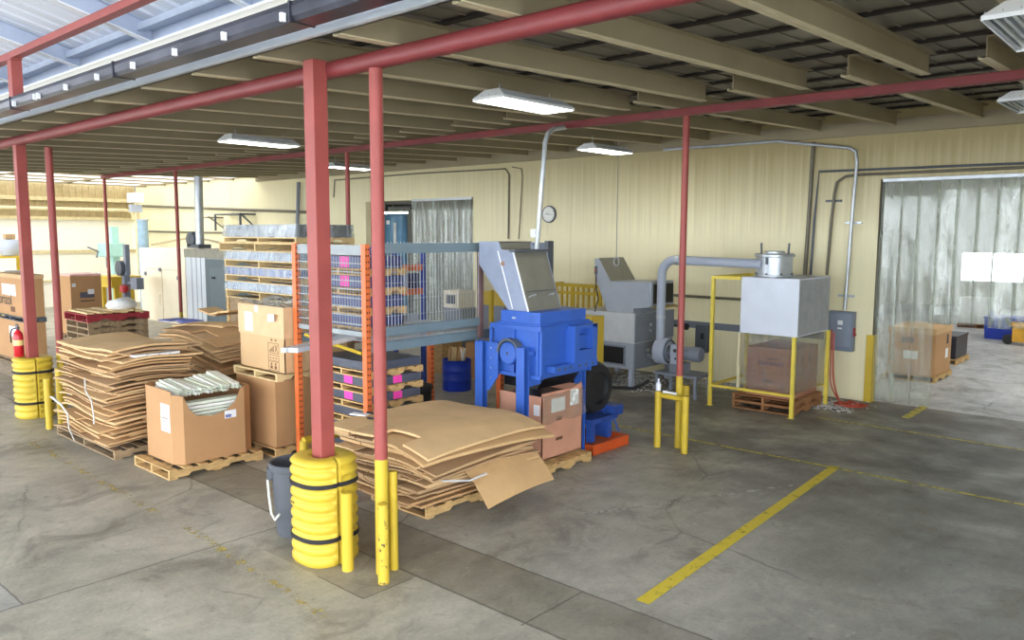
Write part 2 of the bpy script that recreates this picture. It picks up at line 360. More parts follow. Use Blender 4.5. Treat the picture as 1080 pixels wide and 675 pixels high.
# ------------------------------------------------------------------ low roof: deck, battens, joists
def zb(y): return 4.505+.0365*(y-4.3)
XL, XR = -25.2, 4.0
deckm = M('galvanised_deck', rgb(134, 128, 114), .5, metal=.15, var=.12, scale=2, dirt=.3, dirtcol=rgb(110, 104, 92), stretch=(6, .6, 1))
d = MB()
ys = [3.9+i*(10.96/20) for i in range(21)]
d.add([(XL, 3.72, zb(3.72)+.27), (XR, 3.72, zb(3.72)+.27), (XR, 15, zb(15)+.27), (XL, 15, zb(15)+.27), (XL, 3.72, zb(3.72)+.33), (XR, 3.72, zb(3.72)+.33), (XR, 15, zb(15)+.33), (XL, 15, zb(15)+.33)],
      [(0, 1, 2, 3), (7, 6, 5, 4), (0, 4, 5, 1), (1, 5, 6, 2), (2, 6, 7, 3), (3, 7, 4, 0)])
x = XL
while x < XR:                                   # shallow ribs of the deck run with the joists
    d.add([(x, 3.72, zb(3.72)+.255), (x+.03, 3.72, zb(3.72)+.255), (x+.03, 14.86, zb(14.86)+.255), (x, 14.86, zb(14.86)+.255), (x, 3.72, zb(3.72)+.28), (x+.03, 3.72, zb(3.72)+.28), (x+.03, 14.86, zb(14.86)+.28), (x, 14.86, zb(14.86)+.28)],
          [(0, 1, 2, 3), (0, 4, 5, 1), (1, 5, 6, 2), (2, 6, 7, 3), (3, 7, 4, 0)]); x += .3
struct(d, 'ceiling', deckm)
bt = MB(); y = 4.75
while y < 14.7:
    bt.box(XL, XR, y, y+.07, zb(y)+.235, zb(y)+.262); y += .80
struct(bt, 'ceiling_battens', M('dark_batten', rgb(44, 36, 32), .8))
def joist(x, y0, y1, flip=1):
    m = MB()
    def bar(xa, xb, za, zc):
        m.add([(xa, y0, zb(y0)+za), (xb, y0, zb(y0)+za), (xb, y1, zb(y1)+za), (xa, y1, zb(y1)+za), (xa, y0, zb(y0)+zc), (xb, y0, zb(y0)+zc), (xb, y1, zb(y1)+zc), (xa, y1, zb(y1)+zc)],
              [(3, 2, 1, 0), (4, 5, 6, 7), (0, 1, 5, 4), (1, 2, 6, 5), (2, 3, 7, 6), (3, 0, 4, 7)])
    bar(x-.006, x+.006, 0, .21); bar(x, x+.08, .2, .208)
    o = m.build('ceiling_joist', joistm); o['kind'] = 'structure'
    m = MB(); bar(x-.07, x-.03, -.002, .008); bar(x-.07, x-.062, .008, .03); bar(x-.022, x+.03, -.002, .008)
    m.build('flange', flangem, o)
JX = [2.8, 1.4, .1, -1.22, -2.5, -3.8, -5.1, -6.25, -7.35, -8.45, -9.68, -10.92]
x = -12.15
while x > XL+.3: JX.append(x); x -= 1.23
for x in JX:
    joist(x, 3.72, 9.35)
    joist(x-.62, 8.75, 14.83)
struct(MB().box(XL, XR, 14.78, 14.86, 4.76, 5.0), 'trim_2', joistm)
# beams and columns
b = thing('steel_beam', 'dark red beam under the front edge of the roof, resting on the square columns', 'beam', (-10, 4.3, 4.36))
sec = [(4.3+.075*math.copysign(abs(math.cos(a))**.75, math.cos(a)), 4.43+.072*math.copysign(abs(math.sin(a))**.75, math.sin(a))) for a in [i*PI/12 for i in range(24)]]
MB().prism(sec, 'x', -30, 4).build('header_pipe', redbeam, b, smooth=True, angle=60)
b = thing('steel_beam', 'thin dark red beam carrying the joists half way to the cream wall', 'beam', (-10, 9.77, 4.6))
MB().box(-25.25, 4, 9.70, 9.84, 4.60, 4.70).build('tube_section', redbeam, b, bevel=.006)
def square_column(x, y, label):
    t = thing('steel_column', label, 'column', (x, y, 0))
    MB().box(x-.075, x+.075, y-.075, y+.075, .012, 4.50).build('shaft', red, t, bevel=.008)
    MB().box(x-.14, x+.14, y-.14, y+.14, 0, .014).build('base_plate', red, t)
    
square_column(-6.07, 4.17, 'square red steel column standing in the nearest yellow column guard')
square_column(-14.41, 4.33, 'square red steel column with a fire extinguisher, in the left yellow guard')
def pipe_post(x, y, r, ztop, zy, label):
    t = thing('pipe_column', label, 'column', (x, y, 0))
    MB().tube([(x, y, zy), (x, y, ztop)], r, 20).build('shaft', red, t, smooth=True)
    MB().tube([(x, y, 0), (x, y, zy)], r*1.02, 20).build('yellow_base', yel, t, smooth=True)['label'] = 'yellow painted foot'
pipe_post(-5.38, 4.29, .057, 4.36, 1.04, 'round red pipe column with yellow foot beside the nearest column guard')
pipe_post(-14.32, 4.72, .057, 4.36, 1.0, 'round red pipe column just right of the extinguisher column')
pipe_post(-5.6, 9.77, .046, 4.60, 1.03, 'round red pipe column between three yellow bollards before the grey blower')
pipe_post(-13.19, 9.77, .046, 4.60, 0.9, 'round red pipe column behind the rack, left of the inner doorway')
pipe_post(-20.57, 9.77, .046, 4.60, .9, 'slim red pipe column in front of the cream booth')
pipe_post(-25.16, 9.77, .046, 4.60, .9, 'farthest slim red pipe column at the end of the low roof')
# ------------------------------------------------------------------ high canopy roof over the camera
MATS['lit_flange'] = M('lit_rafter_flange', rgb(240, 242, 246), .45, var=.03)  # flange whitened in its colour for the light from below
canopy = M('white_roof_sheet', rgb(232, 236, 244), .5, var=.06, scale=1.2, stretch=(5, .5, 1))
steelw = M('shaded_canopy_steel', rgb(176, 186, 206), .5, var=.06)  # web tone of the same steel, shade painted into the colour
def zc(y): return 5.02+.25*(3.95-y)
cv = MB(); x = -32.
YC0, YC1 = 4.02, .6
prof = []
while x < 5:
    for dx, dz in ((0, 0), (.16, 0), (.19, .05), (.22, .05), (.25, 0)):
        prof.append((x+dx, dz))
    x += .27
vs = []
YR = .6
for px, dz in prof:
    for yy, zz0 in ((YC0, zc(YC0)), (YR, zc(YR)), (-12.5, zc(YR))): vs.append((px, yy, zz0+.24+dz))  # outer flat part is unseen, shaped to cut off the high sky
cv.add(vs, [(3*i+k, 3*i+k+1, 3*i+k+4, 3*i+k+3) for i in range(len(prof)-1) for k in (0, 1)])
struct(cv, 'canopy_roof', canopy)
for k in range(-1, 14):
    x = -4.76-2.01*k+.02
    m1, m2 = MB(), MB()
    for m, xa, xb, za, zz in ((m1, x-.008, x+.008, 0, .2), (m2, x-.05, x+.05, 0, .012), (m1, x-.05, x+.05, .19, .2)):
        m.add([(xa, YC1, zc(YC1)+za), (xb, YC1, zc(YC1)+za), (xb, 3.96, zc(3.96)+za), (xa, 3.96, zc(3.96)+za), (xa, YC1, zc(YC1)+zz), (xb, YC1, zc(YC1)+zz), (xb, 3.96, zc(3.96)+zz), (xa, 3.96, zc(3.96)+zz)],
              [(3, 2, 1, 0), (4, 5, 6, 7), (0, 1, 5, 4), (1, 2, 6, 5), (2, 3, 7, 6), (3, 0, 4, 7)])
    o = m1.build('canopy_rafter', steelw); o['kind'] = 'structure'; m2.build('flange', MATS['lit_flange'], o)
struct(MB().box(-32, 4, 3.98, 4.0, 4.97, 5.28).box(-32, 4, 3.80, 3.88, 5.12, 5.19).box(-32, 4, 3.86, 3.87, 4.97, 4.995).box(-32, 4, 3.93, 3.98, 5.15, 5.2), 'trim_3', steelw)
whitef = M('lit_flange_white', rgb(240, 242, 246), .45, var=.03)  # same steel as the web, lit tone painted into the colour
struct(MB().box(-32, 4, 3.82, 3.99, 4.95, 4.97), 'trim_6', whitef)
struct(MB().box(-32, 4, 3.69, 3.71, 4.50, 4.72).box(-32, 4, 3.64, 3.71, 4.50, 4.51).box(-32, 4, 3.64, 3.65, 4.51, 4.53), 'trim_4', M('galvanised_fascia', rgb(214, 222, 230), .45, metal=.2, var=.1, scale=2))
for yy in (0.2, -3.2, -6.6, -10):
    struct(MB().box(-32, 4, yy-.03, yy+.03, zc(.6)+.02, zc(.6)+.2), 'canopy_purlin', steelw)
# rain gutter with hanger straps
g = thing('rain_gutter', 'dark shiny rain gutter with white hanger straps above the roof edge', 'gutter', (-8, 3.3, 4.47))
gm = M('dark_gutter_metal', rgb(74, 74, 84), .3, metal=.75, var=.5, scale=1.6, stretch=(1, 1, 1))
MB().prism([(3.24, 4.605), (3.235, 4.57), (3.24, 4.505), (3.26, 4.472), (3.42, 4.468), (3.43, 4.6), (3.42, 4.6), (3.415, 4.49), (3.27, 4.495), (3.25, 4.51), (3.245, 4.57), (3.25, 4.605)], 'x', -28, 3).build('trough', gm, g)
for x in range(-26, 3, 3):
    MB().box(x-.012, x+.012, 3.228, 3.44, 4.465, 4.612).build('joint_cover', M('gutter_joint', rgb(70, 70, 78), .35, metal=.8), g)
x = -1.0
for i in range(17):
    xx = -2.6-i*.82
    MB().box(xx-.014, xx+.014, 3.20, 3.236, 4.475, 4.535).build('hanger_strap', whitep, g)
    if i == 9: MB().box(xx-.12, xx-.092, 3.20, 3.236, 4.475, 4.535).build('hanger_strap', whitep, g)
b = thing('steel_beam', 'salmon red beam high under the bright canopy roof', 'beam', (-10, 3.3, 5.04))
MB().box(-30, 2, 3.235, 3.35, 5.112, 5.122).box(-30, 2, 3.24, 3.34, 5.05, 5.115).build('section', red, b)
pp = at_y(16, 80, 3.3)
t = thing('steel_post', 'short red post between rain gutter and canopy beam', 'post', (pp.x, 3.3, 4.6))
MB().box(pp.x-.07, pp.x+.07, 3.24, 3.36, 4.6, 5.045).build('shaft', red, t, bevel=.005)
MB().box(pp.x-.12, pp.x+.12, 3.23, 3.35, 5.035, 5.05).build('cap_plate', red, t)
# ------------------------------------------------------------------ skylights at the far left end
sk = thing('skylight_roof', 'bright translucent skylight roof over the far left end', 'skylight', (-30, 7, 4.9), kind='structure')
skm = glow('daylit_skylight', (1., .98, .94, 1), 1.9)
for i in range(7):
    y0 = -6+i*3.0
    MB().add([(-35, y0, 5.0), (-25.2, y0, 4.95), (-25.2, y0+2.8, 4.95), (-35, y0+2.8, 5.0)], [(0, 1, 2, 3)]).build('skylight_panel', skm, sk)
    MB().box(-35, -25.2, y0+2.8, y0+3.0, 4.945, 5.06).build('skylight_bar', joistm, sk)
for i in range(5):
    xx = -26.8-i*1.8
    MB().box(xx-.04, xx+.04, -6, 15, 4.88, 4.94).build('skylight_purlin', joistm, sk)
# ------------------------------------------------------------------ lamps
lampglow = glow('lit_tubes', (1., .97, .88, 1), 14)
def fixture(loc, lit, label, L_=1.22, W_=.46):
    t = thing('strip_light', label, 'ceiling light', loc, 0)
    h = MB()
    # trapezoid housing, hollow below
    def ring(w, l, z): return [(-w/2, -l/2, z), (w/2, -l/2, z), (w/2, l/2, z), (-w/2, l/2, z)]
    r1, r2, r3 = ring(W_, L_, 0), ring(W_, L_, .03), ring(W_*.45, L_*.9, .12)
    h.add(r1+r2+r3, [(0, 1, 5, 4), (1, 2, 6, 5), (2, 3, 7, 6), (3, 0, 4, 7), (4, 5, 9, 8), (5, 6, 10, 9), (6, 7, 11, 10), (7, 4, 8, 11), (8, 9, 10, 11)])
    h.build('housing', whitep, t, world=False)
    for i in range(4):
        xx = -W_/2+W_*(i+.5)/4
        MB().tube([(xx, -L_/2+.03, .035), (xx, L_/2-.03, .035)], .016, 8).build('tube_lamp', lampglow if lit else M('unlit_tube', rgb(200, 206, 206), .3), t, world=False)
    rf = MB()
    for i in range(5):
        xx = -W_/2+.02+(W_-.04)*i/4
        rf.prism([(xx-.012, .012), (xx+.012, .012), (xx+.002, .06), (xx-.002, .06)], 'y', -L_/2+.01, L_/2-.01)
    rf.build('reflector', galv, t, world=False)
    if lit: MB().box(-W_/2+.015, W_/2-.015, -L_/2+.015, L_/2-.015, .004, .008).build('lens', glow('lit_lens', (1., .97, .9, 1), 9) if 'lens' not in MATS else MATS['lens'], t, world=False)
    ch = MB(); topz = zb(loc[1])-loc[2]+.02
    for s in (-1, 1): ch.tube([(0, s*L_*.35, .11), (0, s*L_*.35, max(.14, topz))], .006, 6)
    ch.build('hanger', galv, t, world=False)
    return t
MATS['lens'] = glow('lit_lens', (1., .96, .86, 1), 10)
fixture((-6.02, 6.92, 4.43), 1, 'lit strip light nearest, hanging between the joists above the blue machine')
fixture((-11.85, 7.05, 4.43), 1, 'lit strip light left of the nearest square red column')
fixture((-8.97, 12.65, 4.56), 1, 'lit strip light above the clock on the cream wall')
p = at_z(369, 178, 4.55); fixture((p.x, p.y, 4.55), 1, 'lit strip light seen between the two nearest red columns')
fixture((-1.12, 6.8, 4.43), 0, 'unlit strip light with bare reflector, nearer of the two at the right')
fixture((-1.95, 11.65, 4.58), 0, 'unlit strip light with bare reflector, nearer the strip curtain doorway')
p = at_y(45, 199, 12); fixture((-29.5, 6.3, 4.66), 1, 'lit strip light under the far skylights', 2.4, .3)
# ------------------------------------------------------------------ column guards and bollards
def guard(x, y, rz, label):
    t = thing('column_guard', label, 'column guard', (x, y, 0), rz)
    n, HH, R, SEAM = 96, .98, .285, -.12
    def rad(th, z):
        c, s_ = abs(math.cos(th)), abs(math.sin(th))
        base = R/((c**2.6+s_**2.6)**(1/2.6))*.99
        ph = (z-.05)/.9*9
        rib = 0
        if .04 < z < .95: rib = -.025*(.5-.5*math.cos(2*PI*ph))**2
        seam = min((th-SEAM) % PI, PI-(th-SEAM) % PI)
        if seam < .17: rib = -.004
        if seam < .018: rib = -.03
        r = base+rib
        if z < .03: r -= (.03-z)*.6
        if z > HH-.05: r -= ((z-(HH-.05))/.05)**2*.045
        return r
    for half in (0, 1):
        m = MB(); th0 = SEAM+half*PI; k = n//2
        zs = [HH*i/80 for i in range(81)]
        vs = []; fs = []
        for z in zs:
            for j in range(k+1):
                th = th0+PI*j/k; th = th + (.012 if j == 0 else -.012 if j == k else 0); r = rad(th, z); vs.append((r*math.cos(th), r*math.sin(th), z))
        nz = len(zs)
        for i in range(nz-1):
            for j in range(k): fs.append((i*(k+1)+j, i*(k+1)+j+1, (i+1)*(k+1)+j+1, (i+1)*(k+1)+j))
        b0 = len(vs)
        for rr, dz in ((.8, .0), (.55, -.005), (.5, -.03), (.36, -.03), (.33, -.25)):   # top shoulder, recess, well round the column
            for j in range(k+1):
                th = th0+PI*j/k; r = rad(th, HH)*rr if rr > .34 else .095/max(abs(math.cos(th)), abs(math.sin(th))); vs.append((r*math.cos(th), r*math.sin(th), HH+dz))
        rings = [(nz-1)*(k+1)]+[b0+i*(k+1) for i in range(5)]
        for a, b_ in zip(rings[:-1], rings[1:]):
            for j in range(k): fs.append((a+j, a+j+1, b_+j+1, b_+j))
        m.add(vs, fs); m.build('guard_half', plast, t, world=False, smooth=True, angle=55)
    for z in (.25, .80):
        z = .05+.9*round((z-.05)/.9*9)/9
        m = MB(); vs = []
        for j in range(n):
            th = 2*PI*j/n
            for dr, dz in ((.0, -.02), (.006, -.02), (.006, .02), (.0, .02)):
                r = rad(th, .05+.9*round((z-.05)/.9*9)/9)+dr; vs.append((r*math.cos(th), r*math.sin(th), z+dz))
        m.add(vs, [(4*j+a, 4*j+(a+1) % 4, 4*((j+1) % n)+(a+1) % 4, 4*((j+1) % n)+a) for j in range(n) for a in range(4)])
        m.build('strap', strapm, t, world=False)
    m = MB()
    a = -PI/2-.35-rz
    for da in (-.07, .07):
        r = rad(a+da, .57)+.002; c = (r*math.cos(a+da), r*math.sin(a+da), .565); m.cbox(c, (.012, .022, .012), (0, 0, a+da))
    m.build('vent_slot', dark, t, world=False)
    return t
guard(-6.07, 4.17, 0, 'ribbed yellow plastic column guard with black straps, nearest, by the grey bin')
guard(-14.41, 4.33, 0, 'ribbed yellow plastic column guard with black straps at the extinguisher column')
def bollard(x, y, h, r, label, mat=yel, cap=True, group=None):
    t = thing('bollard', label, 'bollard', (x, y, 0), group=group)
    MB().tube([(x, y, 0), (x, y, h)], r, 18).build('pipe', mat, t, smooth=True)
    MB().lathe([(r*.96, h-.004), (r*1.0, h+.001), (r*.9, h+.006), (0, h+.007)], (x, y, 0), 18).build('weld_cap', yelchip if cap else mat, t, smooth=True)
    return t
bollard(-5.66, 4.12, .71, .053, 'short yellow bollard touching the front of the nearest column guard')
bollard(-5.21, 4.165, .70, .049, 'chipped yellow bollard in front of the nearest round red post', yelchip)
bollard(-5.37, 4.41, .90, .04, 'thin yellow bollard behind the chipped one at the nearest round post')
pl = at_z(54, 452); bollard(pl.x, pl.y-.02, .78, .05, 'yellow bollard in front of the left column guard')
pl = at_z(62.5, 453); bollard(pl.x-.25, pl.y+.12, .9, .05, 'yellow bollard between the left guard and the tall cardboard stack')
# bollards round the middle post
p1, p2 = at_z(693, 471), at_z(721.5, 478)
bb = thing('twin_bollard', 'yellow twin bollards joined by a top bar in front of the grey blower', 'bollard', (p1.x, p1.y, 0))
hb = .80
for p in (p1, p2):
    MB().tube([(p.x, p.y, 0), (p.x, p.y, hb)], .048, 16).build('pipe', yel, bb, smooth=True)
MB().tube([(p1.x, p1.y, hb-.05), (p2.x, p2.y, hb-.05)], .035, 12).build('crossbar', yel, bb, smooth=True)
bollard(p2.x*1.07, p2.y*1.07, hb, .05, 'single yellow bollard standing behind the twin bollard frame')
solo(MB().lathe([(.03, 0), (.036, .01), (.036, .10), (.014, .13), (.014, .155), (.02, .157), (.02, .17), (0, .17)], (p1.x, p1.y, hb+.009), 16), 'spray_bottle', M('white_bottle_plastic', rgb(226, 230, 240), .35), 'small white bottle standing on the twin yellow bollards', 'bottle', smooth=True)
solo(MB().tube([(p1.x+.08, p1.y-.0, hb+.006), (p1.x+.30, p1.y-.02, hb+.006)], .018, 8), 'paper_roll', paper, 'white paper roll lying on the crossbar of the twin bollards', 'roll')
# fire extinguisher on the left column
ex = thing('fire_extinguisher', 'red fire extinguisher with yellow band hanging on the left square column', 'fire extinguisher', (-14.56, 4.22, .93))
c = (-14.60, 4.20, 0)
MB().lathe([(0, .93), (.06, .93), (.075, .95), (.075, 1.32), (.06, 1.37), (.03, 1.40), (.025, 1.43), (0, 1.43)], c, 20).build('cylinder', M('extinguisher_red', rgb(196, 32, 44), .3, var=.03), ex, smooth=True)
MB().lathe([(.077, 1.16), (.077, 1.25)], c, 20, cap=False).build('label_band', M('pale_yellow_label', rgb(240, 214, 140), .5), ex, smooth=True)
MB().box(-14.63, -14.57, 4.18, 4.22, 1.42, 1.46).box(-14.68, -14.56, 4.185, 4.215, 1.46, 1.475).box(-14.69, -14.58, 4.185, 4.215, 1.49, 1.505).build('valve_handle', greydk, ex)
MB().tube([(-14.63, 4.18, 1.44), (-14.69, 4.14, 1.42), (-14.70, 4.12, 1.35), (-14.69, 4.12, 1.2)], .011, 8).build('hose', black, ex, smooth=True)
# grey bin behind the guard
tb = thing('trash_bin', 'round grey plastic bin tucked behind the nearest yellow column guard', 'bin', (-6.79, 4.33, 0))
bm_ = M('grey_bin_plastic', rgb(88, 91, 98), .5, var=.06)
MB().lathe([(0, .0), (.185, .0), (.195, .02), (.235, .66), (.255, .67), (.262, .69), (.262, .73), (.25, .74), (.235, .735), (.225, .66), (.185, .03), (0, .03)], (0, 0, 0), 32).build('body', bm_, tb, world=False, smooth=True)
for a in (-PI/2-.55, PI/2-.55):
    m = MB(); m.cbox((.25*math.cos(a), .25*math.sin(a), .63), (.05, .13, .11), (0, 0, a)); m.cbox((.235*math.cos(a), .235*math.sin(a), .58), (.03, .15, .02), (0, 0, a)); m.build('side_handle', bm_, tb, world=False, bevel=.006)
m = MB(); a = -PI/2-.35
m.tube([(.275*math.cos(a), .275*math.sin(a), .58), (.27*math.cos(a+.1), .27*math.sin(a+.1), .4), (.262*math.cos(a+.2), .262*math.sin(a+.2), .25), (.262*math.cos(a+.45), .262*math.sin(a+.45), .2), (.266*math.cos(a+.7), .266*math.sin(a+.7), .27)], .012, 8)
solo(MB().add([(p[0]-6.79, p[1]+4.33, p[2]) for p in m.v], m.f), 'cord', M('white_cord', rgb(222, 222, 214), .6), 'white cord hanging down the side of the grey bin', 'cord', smooth=True)
# ------------------------------------------------------------------ pallets
def make_pallet(loc, L_, W_, rz, label, mat=wood, group=None, h=.125, nb=7):
    """L_ along local x, W_ along local y; stringers run along y"""
    t = thing('pallet', label, 'pallet', loc, rz, group)
    rnd = random.Random(int(loc[0]*100+loc[1]*77))
    d = MB()
    for i in range(nb):
        yy = -W_/2+(W_-.1)*i/(nb-1); e = rnd.uniform(-.012, .012)
        d.box(-L_/2+e, L_/2+e, yy, yy+.1*rnd.uniform(.9, 1.05), h-.018, h)
    d.build('deck_boards', mat, t, world=False)
    for i in range(3):
        xx = -L_/2+(L_-.04)*i/2
        a = W_/2
        prof = [(-a, .018), (-a*.62, .018), (-a*.56, .055), (-a*.28, .055), (-a*.22, .018), (a*.22, .018), (a*.28, .055), (a*.56, .055), (a*.62, .018), (a, .018), (a, h-.018), (-a, h-.018)]
        MB().prism(prof, 'x', xx, xx+.04).build('stringer', mat, t, world=False)
    for yy in (-W_/2, -.05, W_/2-.1): MB().box(-L_/2, L_/2, yy, yy+.1, 0, .018).build('base_board', mat, t, world=False)
    return t
# ------------------------------------------------------------------ flattened cartons
def sheet(w, h, t, rnd, drape, ox, oy, rot, zb_, flap=.25, bend=.006, full=False):
    """a flattened slotted carton: slots along two edges, a missing or bent flap here and there"""
    fl = min(flap, h*.3)
    sx = [w*q for q in (-.24, .02+rnd.uniform(-.03, .03), .27)]
    xs = sorted(set([round(-w/2+w*i/10, 4) for i in range(11)]+[q for s in sx for q in (round(s-.007, 4), round(s+.007, 4))]))
    ys = sorted(set([round(-h/2+h*i/8, 4) for i in range(9)]+[round(-h/2+fl, 4), round(h/2-fl, 4)]))
    # drop duplicates nearly equal
    def uni(a):
        o = [a[0]]
        for q in a[1:]:
            if q-o[-1] > .004: o.append(q)
        return o
    xs, ys = uni(xs), uni(ys)
    nx, ny = len(xs), len(ys); dead = set()
    segs = [-w/2]+sx+[w/2]
    miss = [(rnd.randrange(4), rnd.choice((0, 1))) for _ in range(rnd.choice((0, 1, 1, 2)))] if not full else []
    for i in range(nx-1):
        xm = (xs[i]+xs[i+1])/2
        for j in range(ny-1):
            ym = (ys[j]+ys[j+1])/2; lo, hi = ym < -h/2+fl-.001, ym > h/2-fl+.001
            if (lo or hi):
                if any(abs(xm-s) < .0071 for s in sx): dead.add((i, j))
                for sg, e in miss:
                    if segs[sg] < xm < segs[sg+1] and ((e == 0 and lo) or (e == 1 and hi)): dead.add((i, j))
    fb = [[rnd.uniform(-bend, bend*.5) for _ in range(4)] for _ in (0, 1)]
    c, s = math.cos(rot), math.sin(rot); ph = rnd.uniform(0, 6)
    P = {}
    m = MB(); vs = []
    for lay in (0, 1):
        for i, x in enumerate(xs):
            for j, y in enumerate(ys):
                X, Y = ox+x*c-y*s, oy+x*s+y*c
                z = zb_+drape(X, Y)
                sg = max([0]+[k for k in range(4) if x >= segs[k]-1e-6])
                if y < -h/2+fl: z += fb[0][sg]*((-h/2+fl-y)/fl)
                elif y > h/2-fl: z += fb[1][sg]*((y-(h/2-fl))/fl)
                z += 0
                jx = rnd.uniform(-.006, .006) if j in (0, ny-1) else 0
                vs.append((X+jx, Y, z+lay*t))
    n0 = nx*ny
    idx = lambda l, i, j: l*n0+i*ny+j
    fs = []; alive = lambda i, j: 0 <= i < nx-1 and 0 <= j < ny-1 and (i, j) not in dead
    for i in range(nx-1):
        for j in range(ny-1):
            if not alive(i, j): continue
            fs += [(idx(1, i, j), idx(1, i+1, j), idx(1, i+1, j+1), idx(1, i, j+1)), (idx(0, i, j), idx(0, i, j+1), idx(0, i+1, j+1), idx(0, i+1, j))]
            if not alive(i-1, j): fs.append((idx(0, i, j), idx(1, i, j), idx(1, i, j+1), idx(0, i, j+1)))
            if not alive(i+1, j): fs.append((idx(0, i+1, j), idx(0, i+1, j+1), idx(1, i+1, j+1), idx(1, i+1, j)))
            if not alive(i, j-1): fs.append((idx(0, i, j), idx(0, i+1, j), idx(1, i+1, j), idx(1, i, j)))
            if not alive(i, j+1): fs.append((idx(0, i, j+1), idx(1, i, j+1), idx(1, i+1, j+1), idx(0, i+1, j+1)))
    used = sorted({q for f in fs for q in f}); mp = {q: k for k, q in enumerate(used)}
    m.v = [vs[q] for q in used]; m.f = [tuple(mp[q] for q in f) for f in fs]
    return m
def stack(seed, cx, cy, w, h, z0, z1, n, drape, label, group, special={}, jit=.06, rotj=.06, wj=.1, base_rot=0., grow=None):
    rnd = random.Random(seed); wts = [rnd.uniform(.55, 1.5) for _ in range(n)]; sc_ = (z1-z0)/sum(wts); zcur = z0
    for i in range(n):
        pitch = wts[i]*sc_
        f = i/(n-1)
        ww, hh = w*(1-rnd.random()*wj), h*(1-rnd.random()*wj)
        ox, oy = cx+rnd.uniform(-jit, jit), cy+rnd.uniform(-jit, jit)
        if grow: gw, gh, gx, gy = grow(f); ww, hh, ox, oy = gw*(1-rnd.random()*wj), gh*(1-rnd.random()*wj), gx+rnd.uniform(-jit, jit), gy+rnd.uniform(-jit, jit)
        rot = base_rot+rnd.uniform(-rotj, rotj)+(PI/2 if w > 1e9 else 0)
        mt = rnd.choice(card); lb = label
        k = special.get(i, {})
        ww, hh, ox, oy, rot = k.get('w', ww), k.get('h', hh), k.get('x', ox), k.get('y', oy), k.get('rot', rot)
        mt = k.get('mat', mt)
        m = sheet(ww, hh, pitch*.56, rnd, (lambda X, Y, f=f: drape(X, Y, f)), ox, oy, rot, zcur, bend=pitch*.10 if i < n-1 else .01); zcur += pitch
        if 'label' in k: solo(m, 'flattened_carton', mt, k['label'], 'cardboard')
        else: solo(m, 'flattened_carton', mt, label, 'cardboard', group)
# tall stack at left (front corner about -10.7, 4.1)
make_pallet((-11.8, 4.68, 0), 2.1, 1.1, 0, 'worn pallet under the tall leaning cardboard stack by the yellow guard', woodgrey)
def dr1(X, Y, f):
    dx, dy = (X+11.75)/1.1, (Y-4.7)/.6
    return -.05*max(0, dx)**2*(.3+f)*max(0, -dy) - .13*max(0, -dx-.25)**2*(1.2-f*.5)+.035*math.sin(X*2.4+f*1.6)+.02*math.sin(Y*4+X+f)
stack(3, -11.73, 4.68, 2.05, 1.12, .20, 1.50, 36, dr1, 'flattened brown carton within the tall uneven stack beside the tube box', 'flattened cartons in the tall left stack', jit=.10, rotj=.06, wj=.14,
      special={35: dict(label='pale flattened carton topmost on the tall stack beside the left guard', mat=card[2], w=1.85, h=1.02, x=-11.6, y=4.62, rot=.03),
               34: dict(label='flattened carton second from the top of the tall left stack', w=2.02, h=1.1, x=-11.6, y=4.73)})
solo(sheet(.62, .36, .035, random.Random(5), lambda X, Y: 0, -10.86, 4.72, .05+PI/2, 1.345), 'white_carton', M('white_board', rgb(232, 232, 230), .7), 'folded white carton sticking out of the tall left cardboard stack', 'cardboard')
m = MB()
m.tube([(-11.25, 3.99, 1.05), (-11.12, 3.95, .9), (-10.98, 3.96, .8), (-10.95, 3.97, .6), (-10.9, 3.95, .5)], .009, 7); solo(m, 'plastic_strap', M('white_wrap_strand', rgb(196, 194, 190), .35), 'twisted clear plastic strand hanging down the tall cardboard stack, upper one', 'wrap', smooth=True)
m = MB().tube([(-12.6, 3.98, .62), (-12.3, 3.92, .66), (-12.0, 3.93, .60), (-11.8, 3.94, .5), (-11.75, 3.93, .3), (-11.6, 3.94, .15)], .03, 7, radii=[.008, .018, .016, .012, .008, .006]); solo(m, 'plastic_wrap', MATS['white_wrap_strand'], 'bunched clear wrap hanging from the lower side of the tall cardboard stack', 'wrap', smooth=True)
# stack behind it
make_pallet((-12.25, 6.55, 0), 2.0, 1.1, 0, 'pallet under the cardboard stack behind the tube box', woodgrey)
def dr2(X, Y, f):
    dx, dy = (X+12.25)/1.0, (Y-6.5)/.6
    return (-.10*max(0, dx)**2-.05*abs(dy))*(.6+.4*f)+.03*math.sin(X*3+f*1.5)
stack(11, -12.25, 6.5, 2.1, 1.2, .235, 1.5, 26, dr2, 'flattened carton within the slumped stack behind the open tube box', 'flattened cartons in the rear left stack', jit=.09, rotj=.09,
      special={25: dict(label='flattened carton lying skewed on top of the rear left stack', w=1.5, h=.8, x=-12.6, y=6.7, rot=.3)})
m = sheet(1.0, .55, .03, random.Random(8), lambda X, Y: .12*abs(math.sin((X+13.1)*2.2)), -13.0, 6.9, .2, 1.548); solo(m, 'flattened_carton', card[2], 'half open folded carton on the rear stack in front of the grey enclosure', 'cardboard')
solo(sheet(.7, .4, .012, random.Random(9), lambda X, Y: 0, -12.75, 6.05, .1, 1.56), 'blue_sheet', M('blue_sheet_board', rgb(96, 110, 190), .6), 'blue sheet lying on the rear left cardboard stack', 'cardboard')
